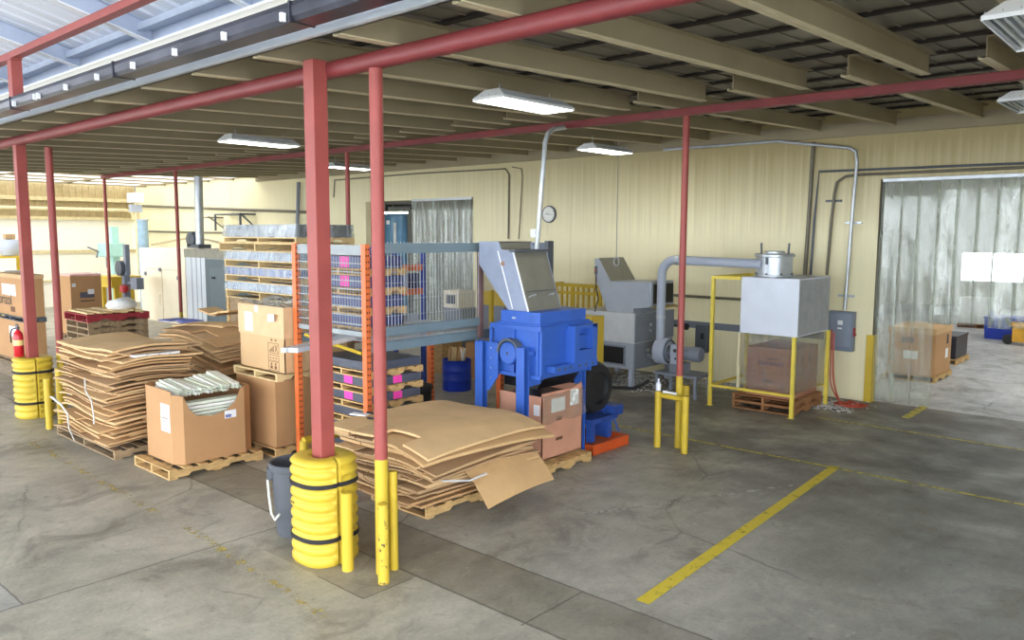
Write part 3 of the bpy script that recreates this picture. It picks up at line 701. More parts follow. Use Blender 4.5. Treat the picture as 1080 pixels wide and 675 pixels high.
# right-hand stack in front of the rack
make_pallet((-6.55, 6.3, 0), .95, 1.7, 0.0, 'pallet under the cardboard stack right of the nearest round post', wood)
def dr3(X, Y, f):
    dx, dy = (X+6.3)/.85, (Y-5.95)/1.05
    return -.13*f*max(0, dx-.1)**2-.10*f*max(0, dy-.1)**2-.05*f*max(0, -dy-.3)**2-.03*f*max(0, -dx)**2+.012*math.sin(X*5)
stack(21, -6.32, 5.95, 1.5, 1.85, .135, 1.02, 22, dr3, 'flattened brown carton within the wide stack right of the nearest post', 'flattened cartons in the right stack', jit=.07, rotj=.09, wj=.14, grow=lambda f: (1.12+.45*f, 1.82, -6.56+.26*f, 6.12-.28*f),
      special={21: dict(label='flattened carton covering the whole top of the right cardboard stack', w=1.58, h=1.80, x=-6.31, y=5.82, rot=.03, mat=card[2]),
               20: dict(label='flattened carton just under the top sheet of the right stack', w=1.66, h=1.86, x=-6.29, y=5.86, rot=-.05, mat=card[0])})
def hang(X, Y): return -1.3*max(0, X+5.92)**1.4-.1*max(0, Y-6.2)**2
m = sheet(.85, 1.15, .022, random.Random(4), hang, -5.93, 6.30, 0.05, .60, full=True); solo(m, 'flattened_carton', card[0], 'large carton panel drooping over the floor side of the right stack', 'cardboard')
m = MB().tube([(-5.9, 5.25, .55), (-5.75, 5.4, .5), (-5.6, 5.6, .49), (-5.55, 5.8, .53)], .012, 6); solo(m, 'plastic_strap', MATS['white_wrap_strand'], 'white strap loop hanging from the side of the right cardboard stack', 'wrap', smooth=True)
solo(MB().cbox((-6.95, 5.25, 1.03), (.2, .09, .012), (0, 0, .3)), 'paper_scrap', paper, 'white paper scrap on the left corner of the right stack', 'paper')
m = MB(); rnd = random.Random(2)
for i in range(5): m.tube([(-6.62+rnd.uniform(-.05, .05), 5.22+rnd.uniform(-.05, .05), 1.035+.02*i), (-6.60+rnd.uniform(-.07, .07), 5.20+rnd.uniform(-.07, .07), 1.055+.02*i), (-6.57+rnd.uniform(-.05, .05), 5.23+rnd.uniform(-.05, .05), 1.035+.02*i)], .012, 6)
solo(m, 'tangled_strap', black, 'small tangle of black strapping on the right cardboard stack', 'strap')
# ------------------------------------------------------------------ cartons
def carton(x0, x1, y0, y1, z0, z1, label, mat=boxm, name='carton', open_=False, flaps=0., group=None):
    t = thing(name, label, 'box', ((x0+x1)/2, (y0+y1)/2, z0), group=group)
    if open_:
        th = .012
        MB().box(x0, x1, y0, y1, z0, z0+th).box(x0, x0+th, y0, y1, z0, z1).box(x1-th, x1, y0, y1, z0, z1).box(x0, x1, y0, y0+th, z0, z1).box(x0, x1, y1-th, y1, z0, z1).build('body', mat, t)
    else:
        MB().box(x0, x1, y0, y1, z0, z1).build('body', mat, t, bevel=.008)
        MB().box((x0+x1)/2-.004, (x0+x1)/2+.004, y0+.005, y1-.005, z1, z1+.0015).build('top_seam', inkbrown, t)
    return t
def decal(t, face, a, b, c, d, m, name='label_sheet', off=0.):
    """flat paper/print on a face: face=('y',Y) -> x a..b, z c..d ; ('x',X) -> y a..b"""
    if face[0] == 'y': q = MB().box(a, b, face[1]-.003-off, face[1]-off, c, d)
    else: q = MB().box(face[1]+off, face[1]+.003+off, a, b, c, d)
    return q.build(name, m, t)
# open octagonal carton full of pale extrusions
GX0, GX1, GY0, GY1 = -10.56, -9.62, 4.44, 5.52
make_pallet((-9.86, 4.85, 0), 1.0, 1.26, 0, 'pallet under the open carton full of pale plastic tubes', wood)
g = thing('open_carton', 'open octagonal carton with cut-away side full of pale plastic tubes', 'box', (-10.09, 4.98, .125))
oc = [(-10.46, GY0), (-9.80, GY0), (GX1, GY0+.20), (GX1, GY1-.2), (-9.80, GY1), (-10.46, GY1), (GX0, GY1-.14), (GX0, GY0+.14)]
oc = [(-10.44, GY0), (-9.74, GY0), (GX1, GY0+.10), (GX1, GY1-.16), (-9.76, GY1), (-10.44, GY1), (GX0, GY1-.14), (GX0, GY0+.14)]
zt, zbm = 1.02, .127
m = MB(); th = .012
oc = [(a+.16, b_-.07) for a, b_ in oc]; GX1 += .16; GX0 += .16; GY0 -= .07; GY1 -= .07
for i in range(8):
    a, b_ = Vector((*oc[i], 0)), Vector((*oc[(i+1) % 8], 0)); d = (b_-a); L_ = d.length; d.normalize(); nrm = Vector((d.y, -d.x, 0))
    if i == 2:   # long front wall with the cut-away
        pts = [(0, 0), (L_, 0), (L_, zt-.02-zbm), (L_-.05, zt-.04-zbm), (L_-.12, .70), (L_-.25, .60), (L_*.45, .56), (.16, .60), (.07, .70), (.03, .82), (0, .86)]
    else:
        z1_ = zt+{0: .03, 1: -.02, 3: -.02, 4: -.03, 5: 0, 6: .02, 7: .05}.get(i, 0)-zbm
        pts = [(0, 0), (L_, 0), (L_, z1_-.01), (L_*.5, z1_), (0, z1_-.004)]
    k = len(pts); vs = []
    for off in (0, -th):
        for u, z in pts: q = a+d*u+nrm*off; vs.append((q.x, q.y, zbm+z))
    m.add(vs, [tuple(range(k)), tuple(range(2*k-1, k-1, -1))]+[(j, j+k, (j+1) % k+k, (j+1) % k) for j in range(k)])
m.add([(p[0], p[1], zbm+.005) for p in oc], [tuple(range(8))])
m.build('carton_walls', boxm, g)
decal(g, ('y', GY0), -9.86, -9.62, .70, .87, paper); decal(g, ('y', GY0), -9.86, -9.62, .52, .69, paper)
lines = MB()
for i in range(7): lines.box(-9.83, -9.68-.03*(i % 3), GY0-.0045, GY0-.003, .55+.045*i, .558+.045*i)
lines.build('printed_lines', ink, g)
decal(g, ('x', GX1), 5.01, 5.17, .62, .72, paper); decal(g, ('x', GX1), 5.02, 5.10, .63, .67, M('blue_print', rgb(110, 120, 170), .7), 'printed_lines', .003)
tubem = [M('pale_tube_a', rgb(240, 243, 230), .4, var=.04), M('pale_tube_b', rgb(230, 236, 218), .4, var=.04), M('pale_tube_c', rgb(246, 247, 240), .4, var=.03)]
rnd = random.Random(14)
def channel(p0, p1, w, h, mt, label, group):
    """open U extrusion from p0 to p1"""
    p0, p1 = Vector(p0), Vector(p1); d = (p1-p0); L_ = d.length; d.normalize(); side = d.cross(Vector((0, 0, 1))).normalized(); up = side.cross(d)
    sec = [(-w/2, 0), (w/2, 0), (w/2, h), (w/2-.004, h), (w/2-.004, .004), (-w/2+.004, .004), (-w/2+.004, h), (-w/2, h)]
    sec = [(a, h-b_) for a, b_ in sec]
    vs = [p+side*a+up*b_ for p in (p0, p1) for a, b_ in sec]
    m = MB().add(vs, [tuple(range(8)), tuple(range(15, 7, -1))]+[(j, j+8, (j+1) % 8+8, (j+1) % 8) for j in range(8)])
    solo(m, 'plastic_extrusion', mt, label, 'tube', group)
for k in range(6):
    for j in range(3):
        zz = .60+.045*k; xx = -9.64-.085*j-.01*(k % 2)
        if k < 5 or j < 2: channel((xx, GY0+.14, zz), (xx, GY1-.12, zz+rnd.uniform(-.005, .005)), .07, .036, rnd.choice(tubem), 'pale green channel in the lower layers seen through the carton cut-out', 'lower tubes running lengthwise in the open carton')
n = 0; yy = GY0+.12
for k in range(15):
    yk = GY0+.13+k*.057
    for j in range(2):
        z0 = .955+.042*j+rnd.uniform(-.006, .006); tip = .045+.05*math.sin(k*.8)*.4+(.06 if k > 11 else 0)
        channel((-10.26+rnd.uniform(-.02, .02), yk+rnd.uniform(-.01, .01)+.01*j, z0+tip), (-9.64+rnd.uniform(-.06, .03), yk+rnd.uniform(-.015, .015)+.03, z0-.012), .046, .036, rnd.choice(tubem), 'pale tube lying crosswise on top in the open carton', 'upper tubes lying crosswise in the open carton')
# two cartons on pallets beside the rack
make_pallet((-9.82, 6.2, 0), 1.1, 1.15, 0, 'pallet on the floor under the tall plain carton beside the rack', wood)
c1 = carton(-10.32, -9.32, 5.66, 6.72, .127, 1.03, 'tall plain brown carton on the floor pallet, below the labelled carton')
make_pallet((-9.80, 6.2, 1.033), 1.12, 1.1, 0, 'pallet between the two stacked cartons left of the orange upright', woodpale, h=.11)
c2 = carton(-10.25, -9.12, 5.7, 6.7, 1.146, 1.86, 'carton with handling symbols and white label, upper one left of the rack', boxpale, open_=True)
M('pale_carton_top', rgb(214, 180, 138), .8, var=.06)
MB().box(-10.26, -9.11, 5.688, 5.70, 1.62, 2.03).box(-9.12, -9.108, 5.69, 6.7, 1.62, 2.03).build('raised_flap', MATS['pale_carton_top'], c2)
decal(c2, ('y', 5.688), -10.08, -9.88, 1.66, 1.92, paper); decal(c2, ('y', 5.688), -9.82, -9.74, 1.93, 2.02, paper)
MB().add([(-9.48, 5.68, 1.82), (-9.28, 5.66, 1.84), (-9.24, 5.63, 1.94), (-9.44, 5.66, 1.93), (-9.48, 5.675, 1.82), (-9.28, 5.655, 1.84), (-9.24, 5.625, 1.94), (-9.44, 5.655, 1.93)], [(0, 1, 2, 3), (7, 6, 5, 4), (0, 4, 5, 1), (1, 5, 6, 2), (2, 6, 7, 3), (3, 7, 4, 0)]).build('loose_label', paper, c2)
ic = MB()
def frame_mark(x0, x1, z0, z1, w=.006, Y=5.70):
    for a in ((x0, x1, z0, z0+w), (x0, x1, z1-w, z1), (x0, x0+w, z0, z1), (x1-w, x1, z0, z1)): ic.box(a[0], a[1], Y-.003, Y-.0005, a[2], a[3])
for zz in (1.17, 1.30, 1.40): frame_mark(-9.52, -9.26, zz, zz+{1.17: .12, 1.30: .08, 1.40: .14}[zz])
for a in (-9.47, -9.37): ic.box(a, a+.05, 5.697, 5.6995, 1.19, 1.23); ic.box(a+.01, a+.04, 5.697, 5.6995, 1.24, 1.27)
for i in range(4): ic.box(-9.49+.03*i, -9.475+.03*i, 5.697, 5.6995, 1.42, 1.44+.02*i)
ic.prism([(-9.36, 1.42), (-9.35, 1.42), (-9.29, 1.52), (-9.30, 1.52)], 'y', 5.697, 5.6995); ic.prism([(-9.30, 1.42), (-9.29, 1.42), (-9.35, 1.52), (-9.36, 1.52)], 'y', 5.697, 5.6995)
for i in range(3): ic.box(-9.48+.07*i, -9.45+.07*i, 5.697, 5.6995, 1.33, 1.345)
for i in range(2): ic.box(-9.46+.1*i, -9.40+.1*i, 5.697, 5.6995, 1.575, 1.585); ic.box(-9.435+.1*i, -9.425+.1*i, 5.697, 5.6995, 1.56, 1.60)
ic.build('handling_symbols', inkbrown, c2)
MB().box(-10.2, -9.18, 5.72, 6.66, 1.86, 1.868).build('bag_liner', M('pink_liner_film', rgb(220, 180, 180), .4), c2)
m = MB()
vs = []; 
for i in range(12):
    for j in range(8): vs.append((-10.28+1.14*i/11, 5.72+.9*j/7, 2.04+.05*math.sin(i*1.1)+.03*math.cos(j*1.7)))
m.add(vs, [(i*8+j, (i+1)*8+j, (i+1)*8+j+1, i*8+j+1) for i in range(11) for j in range(7)])
o = m.build('plastic_cover', film, c2); so = o.modifiers.new('thick', 'SOLIDIFY'); so.thickness = .004
# ------------------------------------------------------------------ storage rack with wire guard
RX0, RX1, RY0, RY1 = -9.04, -7.58, 5.85, 8.20
rk = thing('pallet_rack', 'orange pallet rack with grey beams and wire guard behind the nearest posts', 'rack', (-8.3, 7.0, 0))
def upright(x, y, z1, out):
    m = MB(); s = out
    m.prism([(x-.04*s, y-.035), (x+.04*s, y-.035), (x+.04*s, y+.035), (x-.04*s, y+.035), (x-.04*s, y+.027), (x+.032*s, y+.027), (x+.032*s, y-.027), (x-.04*s, y-.027)], 'z', 0, z1)
    m.box(x-.06, x+.06, y-.06, y+.06, 0, .008)
    u = m.build('upright', orange, rk)
    h = MB(); z = .1
    while z < z1-.05: h.box(x+.0405*s-.0015, x+.0405*s+.0015, y-.022, y-.008, z, z+.022); h.box(x+.0405*s-.0015, x+.0405*s+.0015, y+.008, y+.022, z, z+.022); z += .075
    h.build('punched_holes', dark, u)
for x, y, z1, s in ((RX0, RY0, 2.87, 1), (RX1, RY0, 2.87, 1), (RX0, RY1, 1.60, 1), (RX1, RY1, 1.60, 1)): upright(x, y, z1, s)
for x in (RX1, RX0):
    MB().box(x-.03, x+.03, RY0+.035, RY1-.035, 1.57, 1.67).box(x-.03, x+.02, RY0+.035, RY1-.035, 1.67, 1.69).build('shelf_beam', rackgrey, rk, bevel=.003)
q0, q1 = at_y(322, 353, RY0), at_y(382, 373, RY0)
MB().tube([tuple(q0), tuple(q1)], .022, 6).build('yellow_brace', yel, rk)
dk = MB(); y = RY0+.06
while y < RY1-.05: dk.box(RX0, RX1+.03, y-.003, y+.003, 1.692, 1.698); y += .05
for i in range(8): xx = RX0+.1+i*.19; dk.box(xx-.003, xx+.003, RY0+.04, RY1-.04, 1.698, 1.704)
dk.build('wire_deck', wire, rk)
fr = MB(); XM = RX1+.06
fr.box(XM-.02, XM+.02, RY0+.05, 7.74, 2.76, 2.88).box(XM-.02, XM+.02, RY0+.05, 7.74, 1.76, 1.87); fr.build('guard_rail', rackgrey, rk, bevel=.003)
MB().box(XM-.03, XM+.03, 7.70, 7.77, 1.60, 2.88).build('guard_post', M('brown_post', rgb(120, 92, 92), .6), rk, bevel=.004)
wm = MB(); y = RY0+.08
while y < 7.7: wm.box(XM-.003, XM+.003, y-.003, y+.003, 1.87, 2.90); y += .052
for z in (2.0, 2.2, 2.4, 2.6): wm.box(XM-.002, XM+.002, RY0+.05, 7.72, z-.002, z+.002)
wm.build('wire_guard', wire, rk)
wm = MB(); x = RX0+.06
while x < RX1-.04: wm.box(x-.003, x+.003, RY0-.003, RY0+.003, 1.78, 2.86); x += .055
for i in range(11): z = 1.8+.105*i; wm.box(RX0+.04, RX1-.04, RY0-.004, RY0+.004, z-.006, z+.006)
wm.box(RX0+.04, RX1-.04, RY0-.006, RY0+.006, 2.74, 2.86).box(RX0+.04, RX1-.04, RY0-.006, RY0+.006, 1.76, 1.82)
wm.build('end_wire_guard', M('grey_wire', rgb(150, 156, 158), .5, metal=.2), rk)
# long extrusions lying on the shelf, sticking out past the upright
rnd = random.Random(6)
a0, a1 = at_z(306, 372, 1.72), at_z(430, 343, 1.74)
for i in range(5):
    m = MB(); d = (a1-a0).normalized(); o_ = Vector((-d.y, d.x, 0))*(.066*i); sd = Vector((-d.y, d.x, 0))*.03
    p0, p1 = a0+o_+d*rnd.uniform(0, .12), a0+o_+d*2.1
    p0.z = p1.z = 1.7055
    if i > 2: continue
    for s_ in (-1,): pass
    up = Vector((0, 0, .05))
    m.add([p0-sd, p0+sd, p0+sd+up, p0-sd+up, p1-sd, p1+sd, p1+sd+up, p1-sd+up], [(0, 1, 2, 3), (7, 6, 5, 4), (0, 4, 5, 1), (1, 5, 6, 2), (2, 6, 7, 3), (3, 7, 4, 0)])
    solo(m, 'plastic_extrusion', M('silver_profile', rgb(214, 218, 222), .35, metal=.2), 'long silver profile lying on the rack shelf and sticking out past the post', 'profile', 'silver profiles on the rack shelf')
fl = thing('floor_rail', 'low yellow floor rail at the foot of the orange rack upright', 'rail', (-9.0, 5.7, 0))
f0, f1 = at_z(320, 465, .42), at_z(366, 455, .42)
MB().tube([tuple(f0), tuple(f1)], .05, 10).build('rail', yel, fl, smooth=True)
for p in (f0, f1): MB().tube([(p.x, p.y, 0), (p.x, p.y, .42)], .05, 10).build('foot', yel, fl, smooth=True)
# wrapped packs on pallets
packdark = M('dark_wrapped_sheets', rgb(84, 88, 100), .3, var=.2, scale=5, stretch=(1, 1, 8)); packblue = M('blue_wrapped_sheets', rgb(56, 64, 112), .35, var=.3, scale=6, stretch=(1, 1, 9))
packlt = M('pale_blue_wrap', rgb(176, 190, 226), .25, var=.15, scale=3, stretch=(.6, 2, 7)); packnavy = M('deep_blue_wrap', rgb(104, 126, 200), .25, var=.2, scale=3, stretch=(.6, 2, 7))
def pack(x0, x1, y0, y1, z0, z1, mt, label, group, stick=None, bulge=.0):
    t = thing('wrapped_pack', label, 'wrapped sheets', ((x0+x1)/2, (y0+y1)/2, z0), group=group)
    MB().box(x0, x1, y0, y1, z0, z1).build('sheets', mt, t, bevel=.01)
    if stick:
        for kind in stick:
            if kind == 'r': MB().box(x1, x1+.004, y0+(y1-y0)*.45, y0+(y1-y0)*.62, z0+.012, z1-.005).build('pink_sticker', pink, t)
            if kind == 'f': MB().box(x0+(x1-x0)*.52, x0+(x1-x0)*.68, y0-.004, y0, z0+.012, z1-.005).build('pink_sticker', pink, t)
            if kind == 'w': MB().box(x1, x1+.004, y0+.06, y0+.12, z0+.02, z1-.02).build('white_sticker', paper, t)
    return t
def packpal(x0, x1, y0, y1, z0, h, label, mt=wood, group=None):
    return make_pallet(((x0+x1)/2, (y0+y1)/2, z0), x1-x0, y1-y0, 0, label, mt, group, h=h, nb=6)
z = 0.
for k in range(7):
    packpal(-8.85, -7.70, 5.98, 6.85, z, .088, 'pallet between dark wrapped packs under the rack shelf', wood, 'pallets under the rack shelf'); z += .089
    pack(-8.80, -7.73, 6.0, 6.83, z, z+.112, packdark, 'dark wrapped pack of sheets with pink sticker under the rack shelf' if k in (4, 5) else 'dark wrapped pack of sheets under the rack shelf', 'dark packs with pink stickers under the shelf' if k in (4, 5) else 'plain dark packs under the shelf', {4: 'rwf', 5: 'rwf'}.get(k)); z += .114
z = 1.757
for k in range(4):
    packpal(-8.9, -7.72, 5.98, 6.60, z, .088, 'pallet under a blue wrapped pack on the rack shelf', wood, 'pallets on the rack shelf'); z += .089
    pack(-8.86, -7.75, 6.0, 6.57, z, z+.15, packblue, 'blue wrapped pack with pink sticker behind the wire guard' if k > 1 else 'blue wrapped pack low behind the wire guard', 'blue packs with pink stickers' if k > 1 else 'lower blue packs on the shelf', 'f' if k > 1 else None); z += .152
solo(MB().lathe([(.2, 0), (.22, .02), (.25, .8), (.27, .82), (.27, .86), (.2, .88), (0, .88)], (-8.45, 7.35, 0), 20), 'black_bin', black, 'black round bin under the rack beside the dark wrapped packs', 'bin', smooth=True)
# tall pile of wrapped 8-foot sheets
PX0, PX1, PY0, PY1 = -14.24, -11.80, 7.65, 8.87
zz = lambda y: at_y(276, y, PY0).z
crate = thing('crate', 'wooden crate at the bottom of the tall pile of wrapped blue sheets', 'crate', (-13, 8.2, 0))
MB().box(PX0+.02, PX1-.02, PY0+.02, PY1-.02, 0, zz(317)).build('crate_sides', woodgrey, crate, bevel=.01)
for x in (PX0+.02, (PX0+PX1)/2, PX1-.1): MB().box(x, x+.09, PY0, PY0+.02, 0, zz(317)).build('batten', wood, crate)
lay = [('pal', 308.2, 317, None), ('pk', 299.3, 308.2, packlt), ('pal', 291.6, 299.3, None), ('pk', 283, 291.6, packnavy), ('pal', 275.2, 283, None), ('pk', 265.6, 275.2, packlt), ('pal2', 256.4, 265.6, None), ('pal', 250.2, 256.4, None), ('pk', 237, 250.2, M('clear_wrapped_navy', rgb(150, 160, 190), .2, var=.35, scale=4, stretch=(.5, 2, 9)))]
names = ['lowest', 'second', 'third', 'topmost']; kp = ks = 0
for kind, y1, y0, mt in lay:
    a, b_ = zz(y0)+.001, zz(y1)
    if kind == 'pk':
        t = pack(PX0+.04, PX1-.03, PY0+.03, PY1-.03, a, b_, mt, '%s wrapped pack in the tall pile of blue sheets' % names[ks], 'wrapped sheets in the tall pile'); ks += 1
        if ks == 4: MB().box(PX1-.03, PX1-.024, PY0+.06, PY1-.05, a+.01, b_-.005).build('navy_end', M('navy_sheet_edges', rgb(58, 66, 84), .4, var=.2, stretch=(1, 1, 12)), t)
        m = MB(); vs = []; n1 = 24
        rnd = random.Random(ks)
        pts = [(PX0, PY0), (PX1, PY0), (PX1, PY1)]
        for i in range(n1+1):
            u = i/n1*2; p = (pts[0][0]+(pts[1][0]-pts[0][0])*min(1, u*1.0), PY0+(PY1-PY0)*max(0, u-1))
            e = rnd.uniform(-.012, .012)
            vs += [(p[0]+e, p[1]-.012+e, a+.003), (p[0]-e*.5, p[1]-.01-e, b_+.004)]
        m.add(vs, [(2*i, 2*i+2, 2*i+3, 2*i+1) for i in range(n1)])
        o = m.build('stretch_wrap', film, t); so = o.modifiers.new('thick', 'SOLIDIFY'); so.thickness = .002
    else:
        e = .12 if kind == 'pal2' else 0
        packpal(PX0-e, PX1, PY0-e*.3, PY1, a, b_-a, '%s pallet in the tall pile of wrapped sheets' % ['lowest', 'second', 'third', 'overhanging', 'topmost'][kp], woodpale if kind != 'pal2' else woodpale); kp += 1
# more racking further back, seen through the wire guard
r2 = thing('pallet_rack', 'far rack with orange beams and blue uprights seen through the wire guard', 'rack', (-12.6, 12, 0))
ya, yb = at_x(392, 283, -11.9).y, at_x(446, 283, -11.9).y
for z in (at_x(415, 283, -11.9).z, at_x(415, 309, -11.9).z, .9): MB().box(-11.93, -11.87, ya, yb, z-.06, z+.06).box(-12.8, -12.74, ya, yb, z-.06, z+.06).build('beam', orange, r2)
for yv in (ya, yb):
    for x in (-11.9, -12.77): MB().box(x-.04, x+.04, yv-.04, yv+.04, 0, 2.75).build('upright', M('blue_upright', rgb(54, 78, 170), .5), r2)
zc1 = at_x(415, 309, -11.9).z+.062
for i, (a, b_, hh, mt) in enumerate(((.1, .9, .42, packlt), (1.0, 1.6, .3, packblue))):
    pack(-12.73, -11.94, ya+a, min(ya+b_, yb-.06), zc1, zc1+hh, mt, ('pale wrapped pack', 'blue wrapped pack')[i]+' on the far rack behind the wire guard', None)
zc1 = .962
for i, (a, b_, hh, mt) in enumerate(((.08, .8, .5, woodgrey), (.9, 1.6, .45, greylt))):
    pack(-12.73, -11.94, ya+a, min(ya+b_, yb-.06), zc1, zc1+hh, mt, ('brown bundle', 'grey bundle')[i]+' on the lower beam of the far rack', None)
# ------------------------------------------------------------------ blue shredder
sh = thing('shredder', 'blue industrial shredder with grey feed chute standing on four tall legs', 'shredder', (-6.8, 8, 0))
def cleg(x, y, z1, sx):
    m = MB(); w, d, t_ = .13, .10, .012
    m.box(x-w/2, x-w/2+t_, y-d/2, y+d/2, 0, z1).box(x-w/2, x+w/2, y+d/2-t_, y+d/2, 0, z1).box(x+w/2-t_, x+w/2, y-d/2, y+d/2, 0, z1) if sx else m.box(x-w/2, x+w/2, y-d/2, y-d/2+t_, 0, z1).box(x-w/2, x-w/2+t_, y-d/2, y+d/2, 0, z1).box(x-w/2, x+w/2, y+d/2-t_, y+d/2, 0, z1)
    m.box(x-.1, x+.1, y-.08, y+.08, 0, .015)
    return m.build('leg', blue, sh, bevel=.003)
cleg(-7.14, 7.36, 1.62, 0); cleg(-6.42, 7.36, 1.60, 0); cleg(-6.42, 8.54, 1.62, 0); cleg(-7.14, 8.54, 1.60, 0)
# gusset plates next to the legs
MB().prism([(-7.08, 1.62), (-6.86, 1.62), (-6.86, 1.18), (-7.02, .98), (-7.08, .98)], 'y', 7.38, 7.395).build('gusset_plate', blue, sh)
MB().prism([(7.42, 1.60), (7.72, 1.60), (7.72, 1.12), (7.42, 1.10)], 'x', -6.375, -6.36).build('gusset_plate', blue, sh)
MB().prism([(8.48, 1.62), (8.25, 1.62), (8.25, 1.24), (8.36, 1.14), (8.48, 1.12)], 'x', -6.375, -6.36).build('gusset_plate', blue, sh)
bl = MB()
for i in range(4): bl.lathe([(.010, 7.372), (.010, 7.38)], (-6.98+.0*i, 0, 1.54-.13*i), 8, 'y')
bl.build('bolt_row', galv, sh)
# cutter housing
cb = MB().box(-7.02, -6.24, 7.48, 8.5, 1.20, 1.84)
cb.build('cutter_housing', blue, sh, bevel=.006)
m = MB()
m.box(-7.06, -6.20, 7.44, 7.48, 1.80, 1.86).box(-7.06, -6.20, 7.44, 7.48, 1.20, 1.25)
for x in (-7.05, -6.66, -6.26): m.box(x-.02, x+.02, 7.44, 7.48, 1.25, 1.80)
m.box(-6.24, -6.20, 7.44, 8.52, 1.80, 1.86).box(-6.24, -6.20, 7.46, 7.50, 1.2, 1.8).box(-6.24, -6.20, 8.46, 8.5, 1.2, 1.8)
m.build('stiffener_ribs', blue, sh, bevel=.003)
m = MB().box(-7.02, -6.86, 7.40, 7.48, 1.53, 1.58).box(-6.50, -6.30, 7.40, 7.48, 1.50, 1.55); m.build('bearing_bracket', blue, sh)
MB().lathe([(0, 7.36), (.13, 7.36), (.145, 7.375), (.145, 7.44)], (-6.68, 0, 1.50), 28, 'y').build('bearing_disc', blue, sh, smooth=True)
MB().lathe([(.012, 7.352), (.02, 7.36)], (-6.68, 0, 1.50), 10, 'y').build('hub_bolt', greydk, sh)
m = MB(); vs = []
for i in range(15):
    th = -.35+i*(PI+.35)/14
    for r in (.16, .19):
        for yy in (7.36, 7.47): vs.append((-6.68+r*math.cos(th)*1.0, yy, 1.50+r*math.sin(th)))
m.add(vs, [f for i in range(14) for f in ((4*i, 4*i+4, 4*i+5, 4*i+1), (4*i+2, 4*i+3, 4*i+7, 4*i+6), (4*i, 4*i+2, 4*i+6, 4*i+4), (4*i+1, 4*i+5, 4*i+7, 4*i+3))]); m.build('belt_guard_ring', greydk, sh, smooth=True)
# access frame on the side
m = MB()
m.box(-6.24, -6.08, 7.98, 8.08, 1.36, 1.80).box(-6.24, -6.08, 8.36, 8.46, 1.36, 1.84).box(-6.24, -6.08, 8.08, 8.36, 1.36, 1.52).box(-6.24, -6.10, 7.60, 8.50, 1.28, 1.36).box(-6.24, -6.16, 8.08, 8.36, 1.52, 1.70).box(-6.24, -6.08, 7.98, 8.46, 1.80, 1.84)
m.build('side_bracket', blue, sh, bevel=.004)
m = MB()
for y in (7.68, 7.8, 7.92, 8.1, 8.24, 8.38): m.lathe([(.016, -6.10), (.016, -6.085)], (0, y, 1.32), 8, 'x')
m.build('bolt_row', greydk, sh)
MB().box(-6.92, -6.26, 7.50, 8.44, 1.86, 2.03).box(-6.96, -6.22, 7.46, 8.48, 1.86, 1.885).build('upper_hopper', blue, sh, bevel=.005)
MB().box(-6.72, -6.66, 7.49, 7.50, 1.93, 1.95).build('hopper_latch', galv, sh)
# feed chute, leaning away to the left at the top
CH = [(-7.36, 2.90), (-7.02, 2.90), (-6.97, 2.80), (-6.76, 2.78), (-6.50, 2.03), (-6.84, 2.03), (-7.20, 2.42), (-7.36, 2.60)]
MB().prism(CH, 'y', 7.55, 7.57).build('chute_side', M('chute_grey', rgb(146, 156, 178), .45, var=.06, dirt=.15), sh)
MB().prism(CH, 'y', 8.20, 8.22).build('chute_side', MATS['chute_grey'], sh)
MB().add([(-6.76, 7.57, 2.78), (-6.50, 7.57, 2.03), (-6.50, 8.20, 2.03), (-6.76, 8.20, 2.78), (-6.79, 7.57, 2.78), (-6.53, 7.57, 2.03), (-6.53, 8.20, 2.03), (-6.79, 8.20, 2.78)], [(0, 1, 2, 3), (7, 6, 5, 4), (0, 3, 7, 4), (1, 5, 6, 2)]).build('chute_front', tan, sh)  # front darker than the sides, shade put into its colour
MB().add([(-7.36, 7.57, 2.60), (-7.20, 7.57, 2.42), (-6.84, 7.57, 2.03), (-6.84, 8.2, 2.03), (-7.20, 8.2, 2.42), (-7.36, 8.2, 2.60)], [(0, 1, 4, 5), (1, 2, 3, 4)]).build('chute_back', tan, sh)
MB().box(-7.36, -7.02, 7.57, 8.20, 2.89, 2.90).box(-7.04, -7.02, 7.57, 8.2, 2.80, 2.9).box(-7.02, -6.78, 7.57, 8.20, 2.785, 2.80).build('chute_top', tan, sh)
MB().box(-6.80, -6.70, 7.52, 8.25, 2.77, 2.80).build('chute_lip', greydk, sh)
m = MB().add([(-6.785, 7.57, 2.80), (-6.755, 7.53, 2.80), (-6.495, 7.53, 2.03), (-6.525, 7.57, 2.03)], [(0, 1, 2, 3)])
MB().tube([(-6.755, 7.545, 2.78), (-6.495, 7.545, 2.03)], .012, 6).tube([(-7.02, 7.545, 2.78), (-6.76, 7.545, 2.05)], .008, 6).build('weld_edge', whitep, sh)
m = MB()
for yy in (7.68, 8.05): m.tube([(-6.56, yy-.05, 2.20), (-6.52, yy-.04, 2.225), (-6.515, yy+.04, 2.235), (-6.555, yy+.05, 2.21)], .008, 6)
m.build('hatch_handle', galv, sh)
MB().add([(-6.575, 7.60, 2.27), (-6.573, 7.60, 2.275), (-6.573, 8.18, 2.275), (-6.575, 8.18, 2.27), (-6.56, 7.60, 2.27), (-6.56, 7.60, 2.28), (-6.56, 8.18, 2.28), (-6.56, 8.18, 2.27)], [(0, 1, 2, 3), (4, 7, 6, 5), (0, 4, 5, 1), (1, 5, 6, 2), (2, 6, 7, 3), (3, 7, 4, 0)]).build('hatch_seam', greydk, sh)
MB().lathe([(.03, 7.535), (.03, 7.55)], (-6.93, 0, 2.62), 10, 'y').build('round_port', M('rusty_port', rgb(150, 120, 100), .7), sh)
